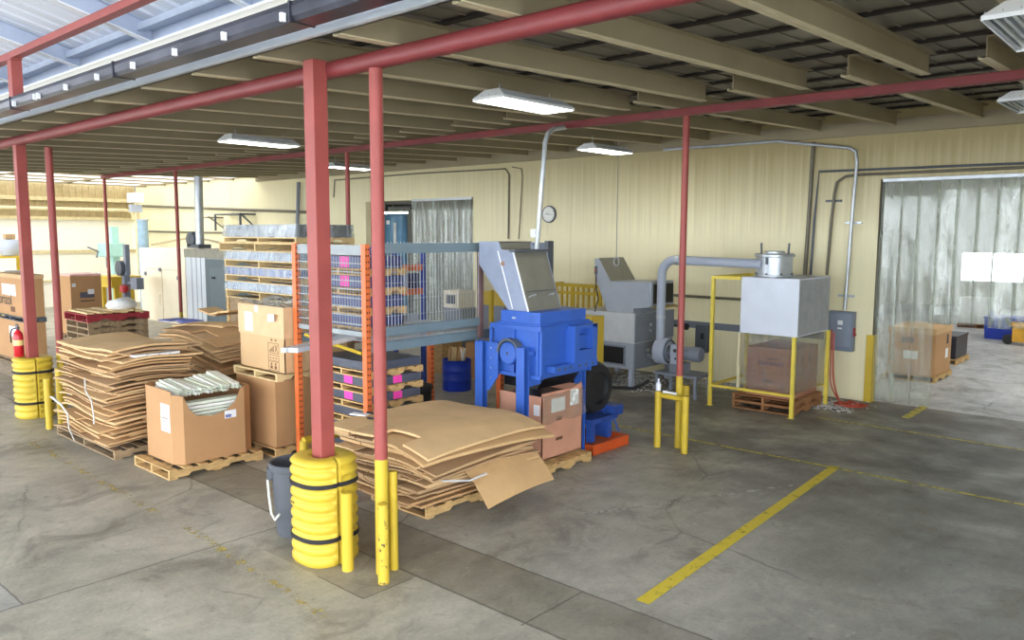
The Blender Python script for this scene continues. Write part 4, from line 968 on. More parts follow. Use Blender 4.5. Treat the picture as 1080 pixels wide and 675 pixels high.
# discharge skirt, belt drum, skid
MB().prism([(-6.98, 1.20), (-6.30, 1.20), (-6.42, 1.03), (-6.98, 1.03)], 'y', 7.64, 8.38).build('discharge_skirt', M('black_liner', rgb(26, 27, 30), .35, var=.3), sh)
MB().lathe([(0, -6.78), (.30, -6.78), (.36, -6.74), (.37, -6.50), (.33, -6.42), (.24, -6.42), (.22, -6.48), (0, -6.5)], (0, 8.98, .86), 36, 'x').build('belt_drum', black, sh, smooth=True, angle=50)
MB().box(-6.74, -6.30, 8.66, 9.28, .40, .47).box(-6.6, -6.3, 9.2, 9.42, .44, .58).box(-6.72, -6.64, 8.7, 8.8, .14, .44).box(-6.42, -6.34, 8.7, 8.8, .14, .44).box(-6.72, -6.34, 9.1, 9.2, .14, .44).build('drive_bracket', M('dirty_blue', rgb(38, 72, 150), .55, var=.25, scale=5, dirt=.4, dirtcol=rgb(40, 40, 50)), sh)
MB().tube([(-6.46, 9.15, .5), (-6.36, 9.3, .35), (-6.3, 9.32, .2)], .015, 6).build('drain_tube', MATS['dirty_blue'], sh)
sk = MB(); x0, x1, y0, y1 = -6.95, -6.22, 8.60, 9.46
sk.box(x0, x1, y0, y0+.05, 0, .14).box(x0, x1, y1-.05, y1, 0, .14).box(x0, x0+.05, y0, y1, 0, .14).box(x1-.05, x1, y0, y1, 0, .14).box(x0+.2, x1-.2, y0+.05, y1-.05, 0, .05)
sk.build('skid_frame', orangebase, sh, bevel=.004)
MB().box(-7.3, -6.25, 7.18, 7.30, 0, .13).build('skid_frame', orangebase, sh, bevel=.004)
MB().box(-6.45, -6.26, 7.19, 7.29, .13, .24).build('skid_lug', blue, sh)
# yellow guard cabinet behind the shredder
yc = thing('guard_cabinet', 'flat yellow guard cabinet standing behind the blue shredder', 'cabinet', (-7.25, 9.9, 0))
MB().box(-7.62, -7.10, 9.72, 10.05, .98, 1.75).build('panel', yel, yc, bevel=.006)
MB().box(-7.58, -7.50, 9.78, 9.86, 0, .98).box(-7.2, -7.12, 9.78, 9.86, 0, .98).build('stand', yel, yc)
MB().box(-7.14, -7.097, 9.74, 9.80, 1.05, 1.45).build('hinge_strip', M('dark_yellow', rgb(200, 160, 30), .5), yc)
# carton being filled under the shredder
make_pallet((-6.62, 7.93, 0), 1.02, .96, 0, 'pallet under the pink-lined carton below the blue shredder', wood)
pinkbox = M('pinkish_lined_carton', rgb(206, 150, 124), .5, var=.08, scale=3)
cx = thing('open_carton', 'open carton with clear pink liner catching scrap below the blue shredder', 'box', (-6.7, 8, .127))
x0, x1, y0, y1, z0 = -7.04, -6.30, 7.60, 8.44, .127
MB().box(x0, x1, y0, y1, z0, z0+.01).box(x0, x0+.012, y0, y1, z0, .92).box(x1-.012, x1, y0, y1, z0, .99).box(x0, x1, y0, y0+.012, z0, .95).box(x0, x1, y1-.012, y1, z0, 1.0).build('carton_walls', pinkbox, cx)
MB().box(x0+.02, x1-.02, y0+.02, y1-.02, .6, .90).build('black_liner', MATS['black_liner'], cx)
MB().add([(x1, 8.06, .94), (x1+.012, 8.06, .94), (x1+.02, 8.40, 1.05), (x1+.008, 8.40, 1.05), (x1, 8.06, .80), (x1+.012, 8.06, .80), (x1+.012, 8.40, .8), (x1, 8.40, .8)], [(0, 1, 2, 3), (7, 6, 5, 4), (0, 4, 5, 1), (1, 5, 6, 2), (2, 6, 7, 3), (3, 7, 4, 0)]).build('raised_corner', pinkbox, cx)
decal(cx, ('x', x1), 7.78, 8.06, .72, .90, paper, off=.001); decal(cx, ('x', x1+.012), 8.16, 8.34, .76, .97, paper, off=.001); decal(cx, ('y', y0), -6.44, -6.34, .70, .84, paper)
decal(cx, ('x', x1), 7.90, 8.0, .60, .65, inkbrown, 'printed_mark'); decal(cx, ('x', x1), 7.88, 8.02, .34, .38, inkbrown, 'printed_mark')
m = MB(); vs = []; rnd = random.Random(31)
for i in range(13):
    y = 7.60+.85*i/12
    for j in range(7): vs.append((x1+.02+.014*math.sin(i*1.7+j)+.05*(j/6)*max(0, i-8)/4, y, .965-.36*j/6*(1+.06*math.sin(i*.9))))
m.add(vs, [(i*7+j, (i+1)*7+j, (i+1)*7+j+1, i*7+j+1) for i in range(12) for j in range(6)])
o = m.build('liner_film', clear_film('pink_film', (.92, .74, .74, 1), .10, .05, .12), cx, smooth=True); so = o.modifiers.new('thick', 'SOLIDIFY'); so.thickness = .002
# conduit drop into the shredder
cd = thing('conduit', 'pale galvanised conduit dropping from the roof to the blue shredder', 'conduit', (-7.5, 9, 2.7))
ps = [at_y(566, 264, 8.9), at_y(571, 200, 8.9), at_y(575, 150, 8.9), at_y(578, 141, 9.0), at_y(584, 136, 9.3), at_y(600, 133.5, 9.9)]
MB().tube([tuple(p) for p in ps], .035, 12).build('pipe', M('pale_conduit', rgb(200, 206, 210), .4, metal=.3), cd, smooth=True)
q = at_y(564, 246, 8.9); MB().box(q.x-.05, q.x+.03, 8.86, 8.94, q.z-.06, q.z+.06).build('junction_box', whitep, cd, bevel=.004)
q = ps[0]; MB().tube([(q.x, q.y, q.z), (q.x-.02, q.y, 1.9), (q.x-.02, q.y-.2, 1.75), (q.x+.1, 8.3, 1.7)], .03, 8).build('flexible_tail', greymid, cd, smooth=True)
# dark backing plate and hopper behind the chute
pn = thing('steel_screen', 'tall dark grey steel panel standing behind the chute of the blue shredder', 'panel', (-8.3, 10.2, 0))
a, b_ = at_y(548, 257, 10.3), at_y(580, 256, 10.3)
MB().box(a.x, b_.x, 10.28, 10.32, 0, b_.z).build('plate', M('blue_grey_plate', rgb(96, 106, 122), .5, var=.1), pn)
MB().box(b_.x-.05, b_.x+.03, 10.22, 10.36, 0, b_.z+.03).build('edge_post', greydk, pn)
# ------------------------------------------------------------------ grey granulator by the wall
gr = thing('granulator', 'grey granulator with angled hopper standing against the cream wall', 'machine', (-9.2, 13.8, 0))
MB().box(-9.85, -8.48, 13.0, 14.45, .36, .88).build('lower_body', M('granulator_grey', rgb(160, 166, 176), .5, var=.05, dirt=.15), gr, bevel=.01)
MB().box(-9.85, -8.46, 12.98, 14.47, .88, 1.47).build('sound_hood', M('pale_grey_hood', rgb(196, 198, 200), .5, var=.05, dirt=.1), gr, bevel=.012)
MB().box(-8.462, -8.45, 13.0, 14.45, .9, 1.46).box(-8.482, -8.466, 13.02, 14.43, .38, .87).build('side_panels', greymid, gr)
MB().box(-10.05, -9.86, 12.95, 14.0, .5, 1.42).build('control_cabinet', greydk, gr, bevel=.008)
m = MB().box(-9.25, -8.68, 12.985, 13.0, .45, .80); m.build('discharge_opening', dark, gr)
m = MB().box(-9.27, -8.66, 12.97, 12.99, .43, .46).box(-9.27, -8.66, 12.97, 12.99, .79, .82).box(-9.27, -9.24, 12.97, 12.99, .43, .82).box(-8.69, -8.66, 12.97, 12.99, .43, .82); m.build('opening_frame', greymid, gr)
for x, y in ((-9.8, 13.05), (-8.55, 13.05), (-9.8, 14.4), (-8.55, 14.4)): MB().box(x-.04, x+.04, y-.04, y+.04, 0, .36).build('leg', greylt, gr)
for z in (1.22, 1.10): MB().lathe([(.03, -8.45), (.03, -8.435)], (0, 13.55, z), 12, 'x').build('knob', whitep, gr)
MB().lathe([(.035, -8.466), (.035, -8.42)], (0, 13.45, .72), 12, 'x').build('clamp', galv, gr)
MB().tube([(-8.47, 13.5, .6), (-8.25, 13.45, .58), (-8.2, 13.42, .58)], .04, 10).build('outlet_pipe', galv, gr, smooth=True)
MB().box(-8.48, -8.462, 14.0, 14.25, .55, .85).build('warning_plate', yel, gr)
HP = [(-9.55, 2.50), (-9.22, 2.52), (-9.12, 2.06), (-8.20, 2.06), (-8.17, 1.58), (-8.52, 1.56), (-8.55, 1.47), (-9.25, 1.47), (-9.50, 2.05)]
HP = [(-9.52, 2.51), (-9.42, 2.52), (-9.12, 2.07), (-8.22, 2.09), (-8.20, 1.60), (-8.56, 1.56), (-8.56, 1.47), (-9.20, 1.47), (-9.46, 2.05)]
MB().prism(HP, 'y', 13.1, 14.0).build('hopper', MATS['granulator_grey'], gr, bevel=.006)
MB().add([(-9.42, 13.12, 2.525), (-9.12, 13.12, 2.075), (-9.12, 13.98, 2.075), (-9.42, 13.98, 2.525), (-9.43, 13.12, 2.52), (-9.13, 13.12, 2.07), (-9.13, 13.98, 2.07), (-9.43, 13.98, 2.52)], [(0, 1, 2, 3), (7, 6, 5, 4), (0, 4, 5, 1), (1, 5, 6, 2), (2, 6, 7, 3), (3, 7, 4, 0)]).build('dusty_lid', tan, gr)
MB().box(-8.205, -8.19, 13.2, 13.95, 1.66, 2.04).build('rubber_flap', black, gr)
MB().box(-8.22, -8.18, 13.12, 13.19, 1.62, 2.07).build('flap_frame', greylt, gr)
MB().add([(-8.2, 13.15, 1.62), (-8.2, 14.0, 1.62), (-8.0, 13.95, 1.60), (-8.0, 13.2, 1.60), (-8.2, 13.15, 1.60), (-8.2, 14.0, 1.60), (-8.0, 13.95, 1.58), (-8.0, 13.2, 1.58)], [(0, 1, 2, 3), (7, 6, 5, 4), (0, 4, 5, 1), (1, 5, 6, 2), (2, 6, 7, 3), (3, 7, 4, 0)]).build('feed_tray', M('worn_tray', rgb(190, 170, 110), .5), gr)
MB().box(-9.50, -9.44, 13.08, 13.1, 2.2, 2.36).build('switch_box', greydk, gr)
MB().box(-9.49, -9.46, 13.075, 13.082, 2.26, 2.30).build('red_button', M('red_button', rgb(190, 40, 40), .4), gr)
MB().tube([(-9.47, 13.09, 2.2), (-9.44, 13.06, 1.95), (-9.38, 13.06, 1.7), (-9.4, 12.97, 1.45)], .012, 6).build('cable', black, gr, smooth=True)
MB().tube([(-9.8, 12.94, 1.3), (-9.55, 12.9, 1.15), (-9.3, 12.9, .95), (-9.35, 12.9, .8), (-9.6, 12.92, .78), (-9.86, 12.94, .88)], .018, 8).build('power_cable', black, gr, smooth=True)
# hanging wire with hook above its hopper
hw = thing('hoist_wire', 'thin wire with a ring hanging from the roof to the granulator hopper', 'wire', (-9.2, 13.5, 2.4))
q = at_y(650, 276, 13.5); MB().tube([(q.x, 13.5, 2.52), (q.x, 13.5, 4.75)], .006, 6).build('wire', greydk, hw)
m = MB(); vs = [(q.x+.06*math.cos(2*PI*i/16), 13.5, 2.45+.09*math.sin(2*PI*i/16)) for i in range(17)]; m.tube(vs, .014, 6, cap=False).build('ring', galv, hw, smooth=True)
# tangle of hoses and shavings below
solo(MB().tube([(-10.2, 12.75, .04), (-9.7, 12.6, .05), (-9.2, 12.7, .06), (-8.8, 12.55, .05), (-8.3, 12.8, .05), (-8.1, 13.0, .2)], .03, 8), 'hose', black, 'black hose lying on the floor in front of the granulator', 'hose', smooth=True)
solo(MB().tube([(-10.3, 12.9, .3), (-10.0, 12.7, .2), (-9.6, 12.85, .2), (-9.1, 12.75, .12), (-8.7, 12.9, .1)], .022, 8), 'cable', greydk, 'grey cable draped below the granulator opening', 'cable', smooth=True)
m = MB(); rnd = random.Random(77)
for i in range(900):
    r_ = rnd.random()
    if r_ < .45: x, y = rnd.gauss(-8.9, .5), rnd.uniform(12.7, 14.6)
    elif r_ < .8: x, y = rnd.uniform(-7.9, -5.6), 14.80-abs(rnd.gauss(0, .3))
    else: x, y = rnd.gauss(-5.0, .22), rnd.gauss(14.1, .25)
    if y > 14.84: continue
    s_ = rnd.uniform(.015, .04); m.cbox((x, y, s_*.3+.001), (s_*2, s_, s_*.5), (rnd.uniform(-.3, .3), rnd.uniform(-.3, .3), rnd.uniform(0, 3)))
tag(m.build('plastic_shavings', M('pale_shavings', rgb(190, 188, 186), .6, var=.2)), 'pale plastic shavings littering the floor along the cream wall', 'shavings', kind='stuff')
# ------------------------------------------------------------------ blower and duct
bw = thing('blower', 'grey blower with round housing and motor on a low stand behind the yellow bollards', 'blower', (-7.7, 13.5, 0))
MB().box(-8.05, -7.15, 13.2, 13.8, .38, .43).build('stand_top', greymid, bw)
for x, y in ((-8.0, 13.25), (-7.2, 13.25), (-8.0, 13.75), (-7.2, 13.75)): MB().box(x-.025, x+.025, y-.025, y+.025, 0, .38).build('stand_leg', greymid, bw)
MB().lathe([(0, -8.12), (.23, -8.12), (.25, -8.10), (.25, -7.90), (.23, -7.88), (.0, -7.88)], (0, 13.45, .80), 30, 'x').build('fan_housing', greylt, bw, smooth=True)
m = MB(); m.tube([(-7.87, 13.45+.21*math.cos(a_), .80+.21*math.sin(a_)) for a_ in [i*2*PI/24 for i in range(25)]], .018, 6, cap=False); m.build('housing_rim', greydk, bw, smooth=True)
MB().box(-7.78, -7.50, 13.30, 13.60, .43, .62).build('motor_foot', greymid, bw)
MB().lathe([(0, -7.88), (.12, -7.88), (.13, -7.68), (.13, -7.40), (.14, -7.39), (.14, -7.24), (.12, -7.20), (.05, -7.19), (0, -7.19)], (0, 13.45, .80), 24, 'x').build('motor', greymid, bw, smooth=True)
MB().box(-7.70, -7.48, 13.18, 13.27, .62, .98).build('switch_box', greylt, bw, bevel=.006)
MB().box(-7.63, -7.57, 13.17, 13.18, .84, .90).box(-7.60, -7.57, 13.17, 13.18, .70, .74).build('switch_marks', ink, bw)
bw.location = (bw.location[0]+.14, bw.location[1]-.36, 0)
du = thing('duct', 'grey round duct rising from the blower and bending across to the cyclone', 'duct', (-7.9, 13.5, 1))
xd = at_y(697, 330, 13.03).x
pts = [(xd, 13.03, .95), (xd, 13.03, 2.25)]
for i in range(1, 8): a_ = i*PI/2/7; pts.append((xd+.28*(1-math.cos(a_)), 13.03, 2.25+.28*math.sin(a_)))
pts += [(-5.95, 13.08, 2.50)]
MB().tube(pts, .082, 18).build('pipe', greylt, du, smooth=True)
m = MB()
for z in (.98, 1.45): m.lathe([(.084, z-.03), (.092, z-.03), (.092, z+.03), (.084, z+.03)], (xd, 13.03, 0), 18)
m.lathe([(.084, xd+.30), (.094, xd+.30), (.094, xd+.38), (.084, xd+.38)], (0, 13.03, 2.528), 18, 'x'); m.build('clamp_ring', galv, du, smooth=True)
# ------------------------------------------------------------------ hopper on yellow frame
hp = thing('collection_hopper', 'pale blue-grey square hopper with cyclone on a yellow steel frame', 'hopper', (-5.7, 13.4, 0))
HX0, HX1, HY0, HY1 = -6.12, -5.12, 12.66, 14.02
MB().box(HX0, HX1, HY0, HY1, 1.34, 2.29).build('bin_body', M('pale_blue_steel', rgb(222, 228, 240), .45, var=.05, scale=3, dirt=.12, dirtcol=rgb(150, 150, 156)), hp, bevel=.006)
MB().box(HX1, HX1+.004, HY0+.02, HY1-.02, 1.36, 2.27).build('side_shade', M('shaded_side', rgb(166, 168, 172), .55, var=.12, dirt=.3, dirtcol=rgb(120, 118, 112)), hp)  # thin sheet darkens this side, shade painted into its colour
yf = M('frame_yellow', rgb(232, 208, 80), .5, var=.08, dirt=.25, dirtcol=rgb(200, 190, 150))
for x, y in ((-6.64, HY0), (HX1-.03, HY0-.03), (HX1+.0, HY1+.02), (-6.64, HY1+.02)):
    z1 = 2.29 if x < -6.5 else 1.34
    MB().box(x-.028, x+.028, y-.028, y+.028, 0, z1).box(x-.05, x+.05, y-.05, y+.05, 0, .008).build('leg', yf, hp)
MB().box(-6.66, HX0, HY0-.025, HY0+.025, 2.24, 2.29).box(-6.66, HX0, HY1-.005, HY1+.045, 2.24, 2.29).box(-6.665, -6.615, HY0, HY1, 2.24, 2.29).build('top_rail', yf, hp)
MB().box(-6.64, HX1, HY0-.02, HY0+.02, .34, .38).box(-6.66, -6.62, HY0, HY1, .34, .38).box(-6.64, HX1, HY1, HY1+.04, .34, .38).build('lower_rail', yf, hp)
MB().box(HX0-.02, HX0+.02, HY0-.02, HY0+.02, .36, 1.34).build('inner_post', M('cream_post', rgb(216, 206, 170), .6), hp)
CX, CY = -5.84, 13.32
MB().lathe([(.33, 2.29), (.33, 2.32), (.305, 2.325), (.30, 2.62), (.335, 2.63), (.335, 2.665), (.31, 2.68), (.17, 2.68), (.17, 2.715), (.15, 2.725), (0, 2.725)], (CX, CY, 0), 36).build('cyclone', galv, hp, smooth=True)
for s_ in (-1, 1): MB().tube([(CX+s_*.24, CY, 2.66), (CX+s_*.25, CY+.0, 2.86)], .018, 8).build('lifting_lug', greydk, hp, smooth=True)
for i in range(8):
    a_ = i*PI/4; m = MB(); m.cbox((CX+.315*math.cos(a_), CY+.315*math.sin(a_), 2.335), (.03, .03, .03), (0, 0, a_)); m.build('bolt', greydk, hp)
MB().box(CX-.02, CX+.02, CY-.325, CY-.30, 2.5, 2.62).build('lid_clamp', greydk, hp)
make_pallet((-5.72, 13.38, 0), 1.1, 1.2, 0, 'pallets under the shrink-wrapped carton below the pale hopper', M('dark_pallet', rgb(150, 104, 66), .8, var=.2))
bx = thing('carton', 'printed brown carton in clear plastic under the pale hopper', 'box', (-5.7, 13.4, .3))
make_pallet((-5.72, 13.38, .127), 1.1, 1.2, 0, 'upper red-brown pallet under the wrapped carton below the hopper', MATS['dark_pallet'])
cb_ = M('reddish_carton', rgb(172, 118, 92), .6, var=.06)
bx.location = (-5.7, 13.4, .254); WO[bx.name] = (-5.7, 13.4, .254)
MB().box(-6.06, -5.24, 12.84, 13.92, .254, 1.10).build('body', cb_, bx, bevel=.01)
m = MB(); rnd = random.Random(3); x = -5.84
while x < -5.42: w_ = rnd.uniform(.025, .05); m.box(x, x+w_, 12.834, 12.838, .80, .80+rnd.uniform(.05, .08)); x += w_+.012
m.box(-5.70, -5.46, 12.834, 12.838, .90, .93); m.build('printed_lettering', M('violet_print', rgb(92, 70, 92), .7), bx)
m = MB().box(-6.04, -5.26, 12.834, 12.838, .665, .675).box(-5.238, -5.234, 12.9, 13.86, .665, .675); m.build('tape_line', inkbrown, bx)
m = MB().box(-5.74, -5.58, 12.834, 12.838, .5, .56).box(-5.42, -5.38, 12.834, 12.838, .42, .5).box(-5.238, -5.234, 13.2, 13.3, .8, .95).box(-5.238, -5.234, 13.5, 13.58, .8, .95); m.build('printed_mark', inkbrown, bx)
m = MB(); vs = []; n1 = 30
pth = [(-6.10, 12.78), (-5.16, 12.74), (-5.13, 13.98)]
for i in range(n1+1):
    u = i/n1*2; px_ = -6.10+.94*min(1, u); py_ = 12.77+(1.2*max(0, u-1)); px_ += .02*max(0, u-1)
    for j in range(8):
        z = 1.33-.95*j/7; e = .014*math.sin(i*1.3+j*.9)*(j > 0)
        vs.append((px_+e*(u > 1), py_+e*(u <= 1), z))
m.add(vs, [(i*8+j, (i+1)*8+j, (i+1)*8+j+1, i*8+j+1) for i in range(n1) for j in range(7)])
o = m.build('plastic_skirt', clear_film('hopper_film', (.85, .82, .84, 1), .14, .10, .12), hp, smooth=True); so = o.modifiers.new('thick', 'SOLIDIFY'); so.thickness = .002
# ------------------------------------------------------------------ things on the cream wall
WY = 14.86
def wp(x, y, off=0.): return at_y(x, y, WY-off)
ck = thing('wall_clock', 'round white wall clock with dark rim on the cream wall', 'clock', (-12.13, WY-.06, 3.27))
MB().lathe([(0, WY-.05), (.18, WY-.05), (.20, WY-.055), (.205, WY-.03), (.205, WY), (0, WY)], (-12.13, 0, 3.47), 32, 'y').build('rim', greydk, ck, smooth=True)
MB().lathe([(0, WY-.057), (.175, WY-.057), (.175, WY-.05)], (-12.13, 0, 3.47), 32, 'y').build('dial', M('dial_white', rgb(226, 226, 220), .4), ck)
m = MB()
for i in range(12): a_ = i*PI/6; m.cbox((-12.13+.15*math.sin(a_), WY-.058, 3.47+.15*math.cos(a_)), (.008, .003, .028), (0, a_, 0))
m.build('hour_marks', ink, ck)
MB().cbox((-12.17, WY-.06, 3.475), (.09, .003, .012), (0, .2, 0)).build('hour_hand', ink, ck); MB().cbox((-12.07, WY-.062, 3.465), (.13, .003, .008), (0, .1, 0)).build('minute_hand', ink, ck)
ep = thing('electrical_panel', 'grey electrical cabinet with white label on the wall by the strip curtain', 'electrical panel', (-5.16, WY-.08, .9))
MB().box(-5.39, -4.93, WY-.16, WY, .90, 1.62).build('enclosure', M('panel_grey', rgb(120, 130, 146), .45, var=.05), ep, bevel=.01)
MB().box(-5.36, -4.96, WY-.172, WY-.16, .98, 1.58).build('door', M('panel_door_grey', rgb(132, 142, 158), .45, var=.04), ep, bevel=.006)
MB().box(-5.20, -5.11, WY-.176, WY-.172, 1.38, 1.46).box(-5.20, -5.12, WY-.176, WY-.172, 1.30, 1.33).build('label_sheet', paper, ep)
MB().box(-4.93, -4.90, WY-.15, WY-.10, 1.18, 1.34).box(-4.925, -4.88, WY-.14, WY-.11, 1.20, 1.23).build('red_handle', M('handle_red', rgb(150, 40, 40), .5), ep)
sd = thing('disconnect_switch', 'small dark grey switch box on the wall left of the yellow frame', 'switch', (-8.0, WY-.08, .58))
MB().box(-8.10, -7.83, WY-.14, WY, .58, 1.14).build('box', greydk, sd, bevel=.008); MB().box(-7.96, -7.90, WY-.17, WY-.14, .86, .98).build('lever', black, sd)
q = wp(725, 344); s2 = thing('wall_hook', 'black fitting on a short arm beside the grey switch box', 'fitting', (q.x, WY-.1, q.z-.06))
MB().lathe([(0, q.x-.06), (.07, q.x-.06), (.07, q.x+.06), (0, q.x+.06)], (0, WY-.1, q.z), 14, 'x').tube([(q.x-.3, WY-.1, q.z), (q.x, WY-.1, q.z)], .02, 8).tube([(q.x-.05, WY-.1, q.z), (q.x-.05, WY, q.z)], .015, 6).build('body', black, s2)
a_, b_ = wp(703, 336), wp(780, 341)
struct(MB().box(-9.0, -5.5, WY-.02, WY, 1.06, 1.20), 'trim_5', M('grey_wall_band', rgb(112, 118, 128), .5))
solo(MB().tube([(-9.3, WY-.03, 1.72), (-5.5, WY-.03, 1.72)], .028, 8), 'wall_pipe', M('dark_wall_pipe', rgb(110, 104, 84), .5), 'dark horizontal pipe on the wall behind the round duct', 'pipe', smooth=True)
def conduit(pts, r, label, mt=galv):
    return solo(MB().tube([tuple(p) for p in pts], r, 10), 'conduit', mt, label, 'conduit', smooth=True)
dc = M('dark_conduit', rgb(112, 106, 90), .5, metal=.2)
o = .13
conduit([wp(891, 327, o), wp(897, 250, o), wp(904, 170, o), wp(903, 160, o), wp(896, 156, o), wp(820, 149, o), wp(700, 158, o)], .03, 'bright conduit rising from the electrical panel and bending left under the roof')
o = .05
conduit([wp(849, 290, o), wp(853, 230, o), wp(858, 150, o)], .035, 'pale vertical conduit, leftmost behind the cyclone hopper', dc)
conduit([wp(855, 290, o), wp(859, 230, o), wp(864, 181, o), (wp(1080, 173, o).x+2, WY-o, wp(1000, 177, o).z)], .022, 'dark conduit turning right along the wall above the strip curtain', greydk)
conduit([wp(872, 290, o), wp(877, 230, o), wp(880, 205, o), wp(883, 192, o), wp(892, 186, o), wp(905, 184.5, o), (wp(1080, 178, o).x+2, WY-o, wp(1000, 180, o).z)], .026, 'thin conduit curving right under the dark one above the curtain', dc)
for i, (x, y) in enumerate(((901, 235), (893, 312), (880, 212))):
    q = wp(x, y); solo(MB().box(q.x-.14, q.x+.14, WY-.05, WY, q.z-.02, q.z+.02), 'conduit_strut', (galv, galv, greydk)[i], ('upper short strut bracket holding the panel conduit', 'lower perforated strut just above the electrical panel', 'dark strut clamp on the curved conduit')[i], 'bracket')
conduit([wp(540, 176, .03), wp(550, 178, .03), wp(551, 186, .03), wp(547, 252, .03)], .012, 'thin dark conduit dropping left of the clock', dc)
conduit([wp(352, 208, .03), wp(353, 190, .03), wp(440, 183, .03), wp(533, 178, .03), wp(537, 184, .03), wp(536, 252, .03)], .02, 'dark conduit framing the inner doorway on the cream wall', dc)
conduit([wp(315, 192, .12), wp(313, 262, .12)], .06, 'grey downpipe on the wall behind the topmost wrapped pack', greymid)
conduit([at_y(209, 186, 11.8), at_y(211, 262, 11.8)], .13, 'thick galvanised flue rising from the grey enclosure', galv)
conduit([wp(145, 217, .08), wp(330, 224, .08)], .05, 'long thin pipe level along the far end of the cream wall', dc)
conduit([wp(150, 244, .08), wp(250, 246, .08)], .04, 'second level pipe lower on the far end of the cream wall', dc)
conduit([at_y(143, 214, 14.3), at_y(147, 290, 14.3)], .07, 'vertical pipe near the far corner of the cream wall', M('cream_pipe_paint', rgb(226, 212, 170), .5))
# yellow railing by the wall
yr = thing('railing', 'yellow safety railing with vertical bars against the wall right of the blue shredder', 'railing', (-10.8, 14.4, 0))
a_, b_ = at_y(582, 298, 14.4), at_y(633, 300, 14.4); zt_ = a_.z
MB().box(a_.x, b_.x, 14.37, 14.43, zt_-.07, zt_).box(a_.x, b_.x, 14.38, 14.42, zt_-.24, zt_-.18).build('top_rail', yel, yr)
MB().box(a_.x, b_.x, 14.38, 14.42, .3, .36).build('bottom_rail', yel, yr)
n = 9
for i in range(n+1):
    x = a_.x+(b_.x-a_.x)*i/n; w_ = .04 if i in (0, 4, 9) else .015
    MB().box(x-w_, x+w_, 14.375, 14.425, 0 if w_ > .02 else .3, zt_).build('bar', yel, yr)
MB().box(a_.x-.02, a_.x+.03, 14.4, 14.82, zt_-.07, zt_).build('return_rail', yel, yr)
# orange hose on the floor
q0 = at_y(868, 360, 14.1); pts = [(-5.06, 14.13, 1.30), (-5.05, 14.12, .9), (-5.02, 14.1, .5), (-4.93, 14.05, .22), (-4.8, 14.0, .06), (-4.62, 14.1, .03), (-4.52, 14.35, .03), (-4.7, 14.45, .03), (-4.95, 14.35, .03), (-5.0, 14.15, .035), (-4.8, 14.05, .05), (-4.62, 14.25, .04), (-4.75, 14.5, .03), (-4.9, 14.55, .03)]
def smooth_path(P, k=6):
    P = [Vector(p) for p in P]; out = []
    for i in range(len(P)-1):
        p0, p1, p2, p3 = P[max(i-1, 0)], P[i], P[i+1], P[min(i+2, len(P)-1)]
        for j in range(k):
            t = j/k; out.append(.5*((2*p1)+(p2-p0)*t+(2*p0-5*p1+4*p2-p3)*t*t+(3*p1-p0-3*p2+p3)*t**3))
    return out+[P[-1]]
solo(MB().tube(smooth_path(pts), .016, 8), 'air_hose', M('orange_hose', rgb(176, 70, 46), .5), 'orange air hose hanging behind the hopper and coiled on the floor', 'hose', smooth=True)
solo(MB().tube(smooth_path([(-5.10, 14.13, 1.35), (-5.09, 14.12, .8), (-5.05, 14.1, .35), (-4.88, 14.2, .05), (-4.7, 14.3, .07), (-4.58, 14.15, .06), (-4.5, 14.4, .03)]), .013, 8), 'air_hose', M('red_hose', rgb(160, 56, 46), .5), 'thinner red hose looping beside the orange coil', 'hose', smooth=True)
# yellow jamb guard at the curtain doorway
q = at_y(918, 424, WY-.03); solo(MB().box(-4.72, -4.60, WY-.06, WY, 0, 1.22).box(-4.66, -4.60, WY, WY+.18, 0, 1.22), 'jamb_guard', yel, 'yellow painted steel guard on the jamb of the strip curtain doorway', 'guard')
struct(MB().box(-4.635, -4.62, WY-.01, WY+.19, 0, 3.98), 'door_1', M('dark_jamb', rgb(110, 92, 60), .6))
# ------------------------------------------------------------------ strip curtains
stripm = clear_film('clear_vinyl', (.9, .93, .9, 1), .15, .035, .10)
stripm2 = clear_film('clear_vinyl_b', (.9, .94, .9, 1), .20, .05, .14)
edge = clear_film('vinyl_edge', (.6, .64, .62, 1), .45, .1, .2)
def curtain(x0, x1, ztop, cut, n, label, y=WY-.04, full=()):
    t = thing('strip_curtain', label, 'strip curtain', ((x0+x1)/2, y, 0))
    MB().box(x0, x1, y-.03, y+.03, ztop-.03, ztop+.03).build('rail', galv, t, bevel=.004)
    rnd = random.Random(int(x0*10)); w = (x1-x0)/n
    for i in range(n):
        xa = x0+w*i; xb = xa+w*1.12; zb0 = cut(i)
        m = MB(); vs = []; k = 14; ph = rnd.uniform(0, 6); off = .022*(i % 2)
        for j in range(k+1):
            z = ztop-.03-(ztop-.03-zb0)*j/k
            for u in range(5):
                x = xa+(xb-xa)*u/4
                yy = y+off+.02*math.sin(u/4*PI)+.012*math.sin(z*2.1+ph)*(j/k)+.005*math.sin(z*6+u+ph)
                vs.append((x+.03*math.sin(z*1.3+ph)*(j/k), yy, z))
        m.add(vs, [(j*5+u, j*5+u+1, (j+1)*5+u+1, (j+1)*5+u) for j in range(k) for u in range(4)])
        s_ = m.build('strip', stripm if i % 3 else stripm2, t, smooth=True)
        so = s_.modifiers.new('thick', 'SOLIDIFY'); so.thickness = .003
        m = MB(); e = [vs[j*5] for j in range(k+1)]
        m.tube([(p[0], p[1]-.006, p[2]) for p in e], .005, 5); m.build('strip_edge', edge, s_)
    return t
def cutR(i):
    return .06 if i in (0, 1, 2) else 1.50+.02*(i % 3)
curtain(-4.58, 1.6, 3.955, cutR, 21, 'clear plastic strip curtain across the large right doorway, mostly cut short')
curtain(-17.05, -14.70, 3.92, lambda i: .1, 11, 'clear plastic strip curtain over the right half of the inner doorway')
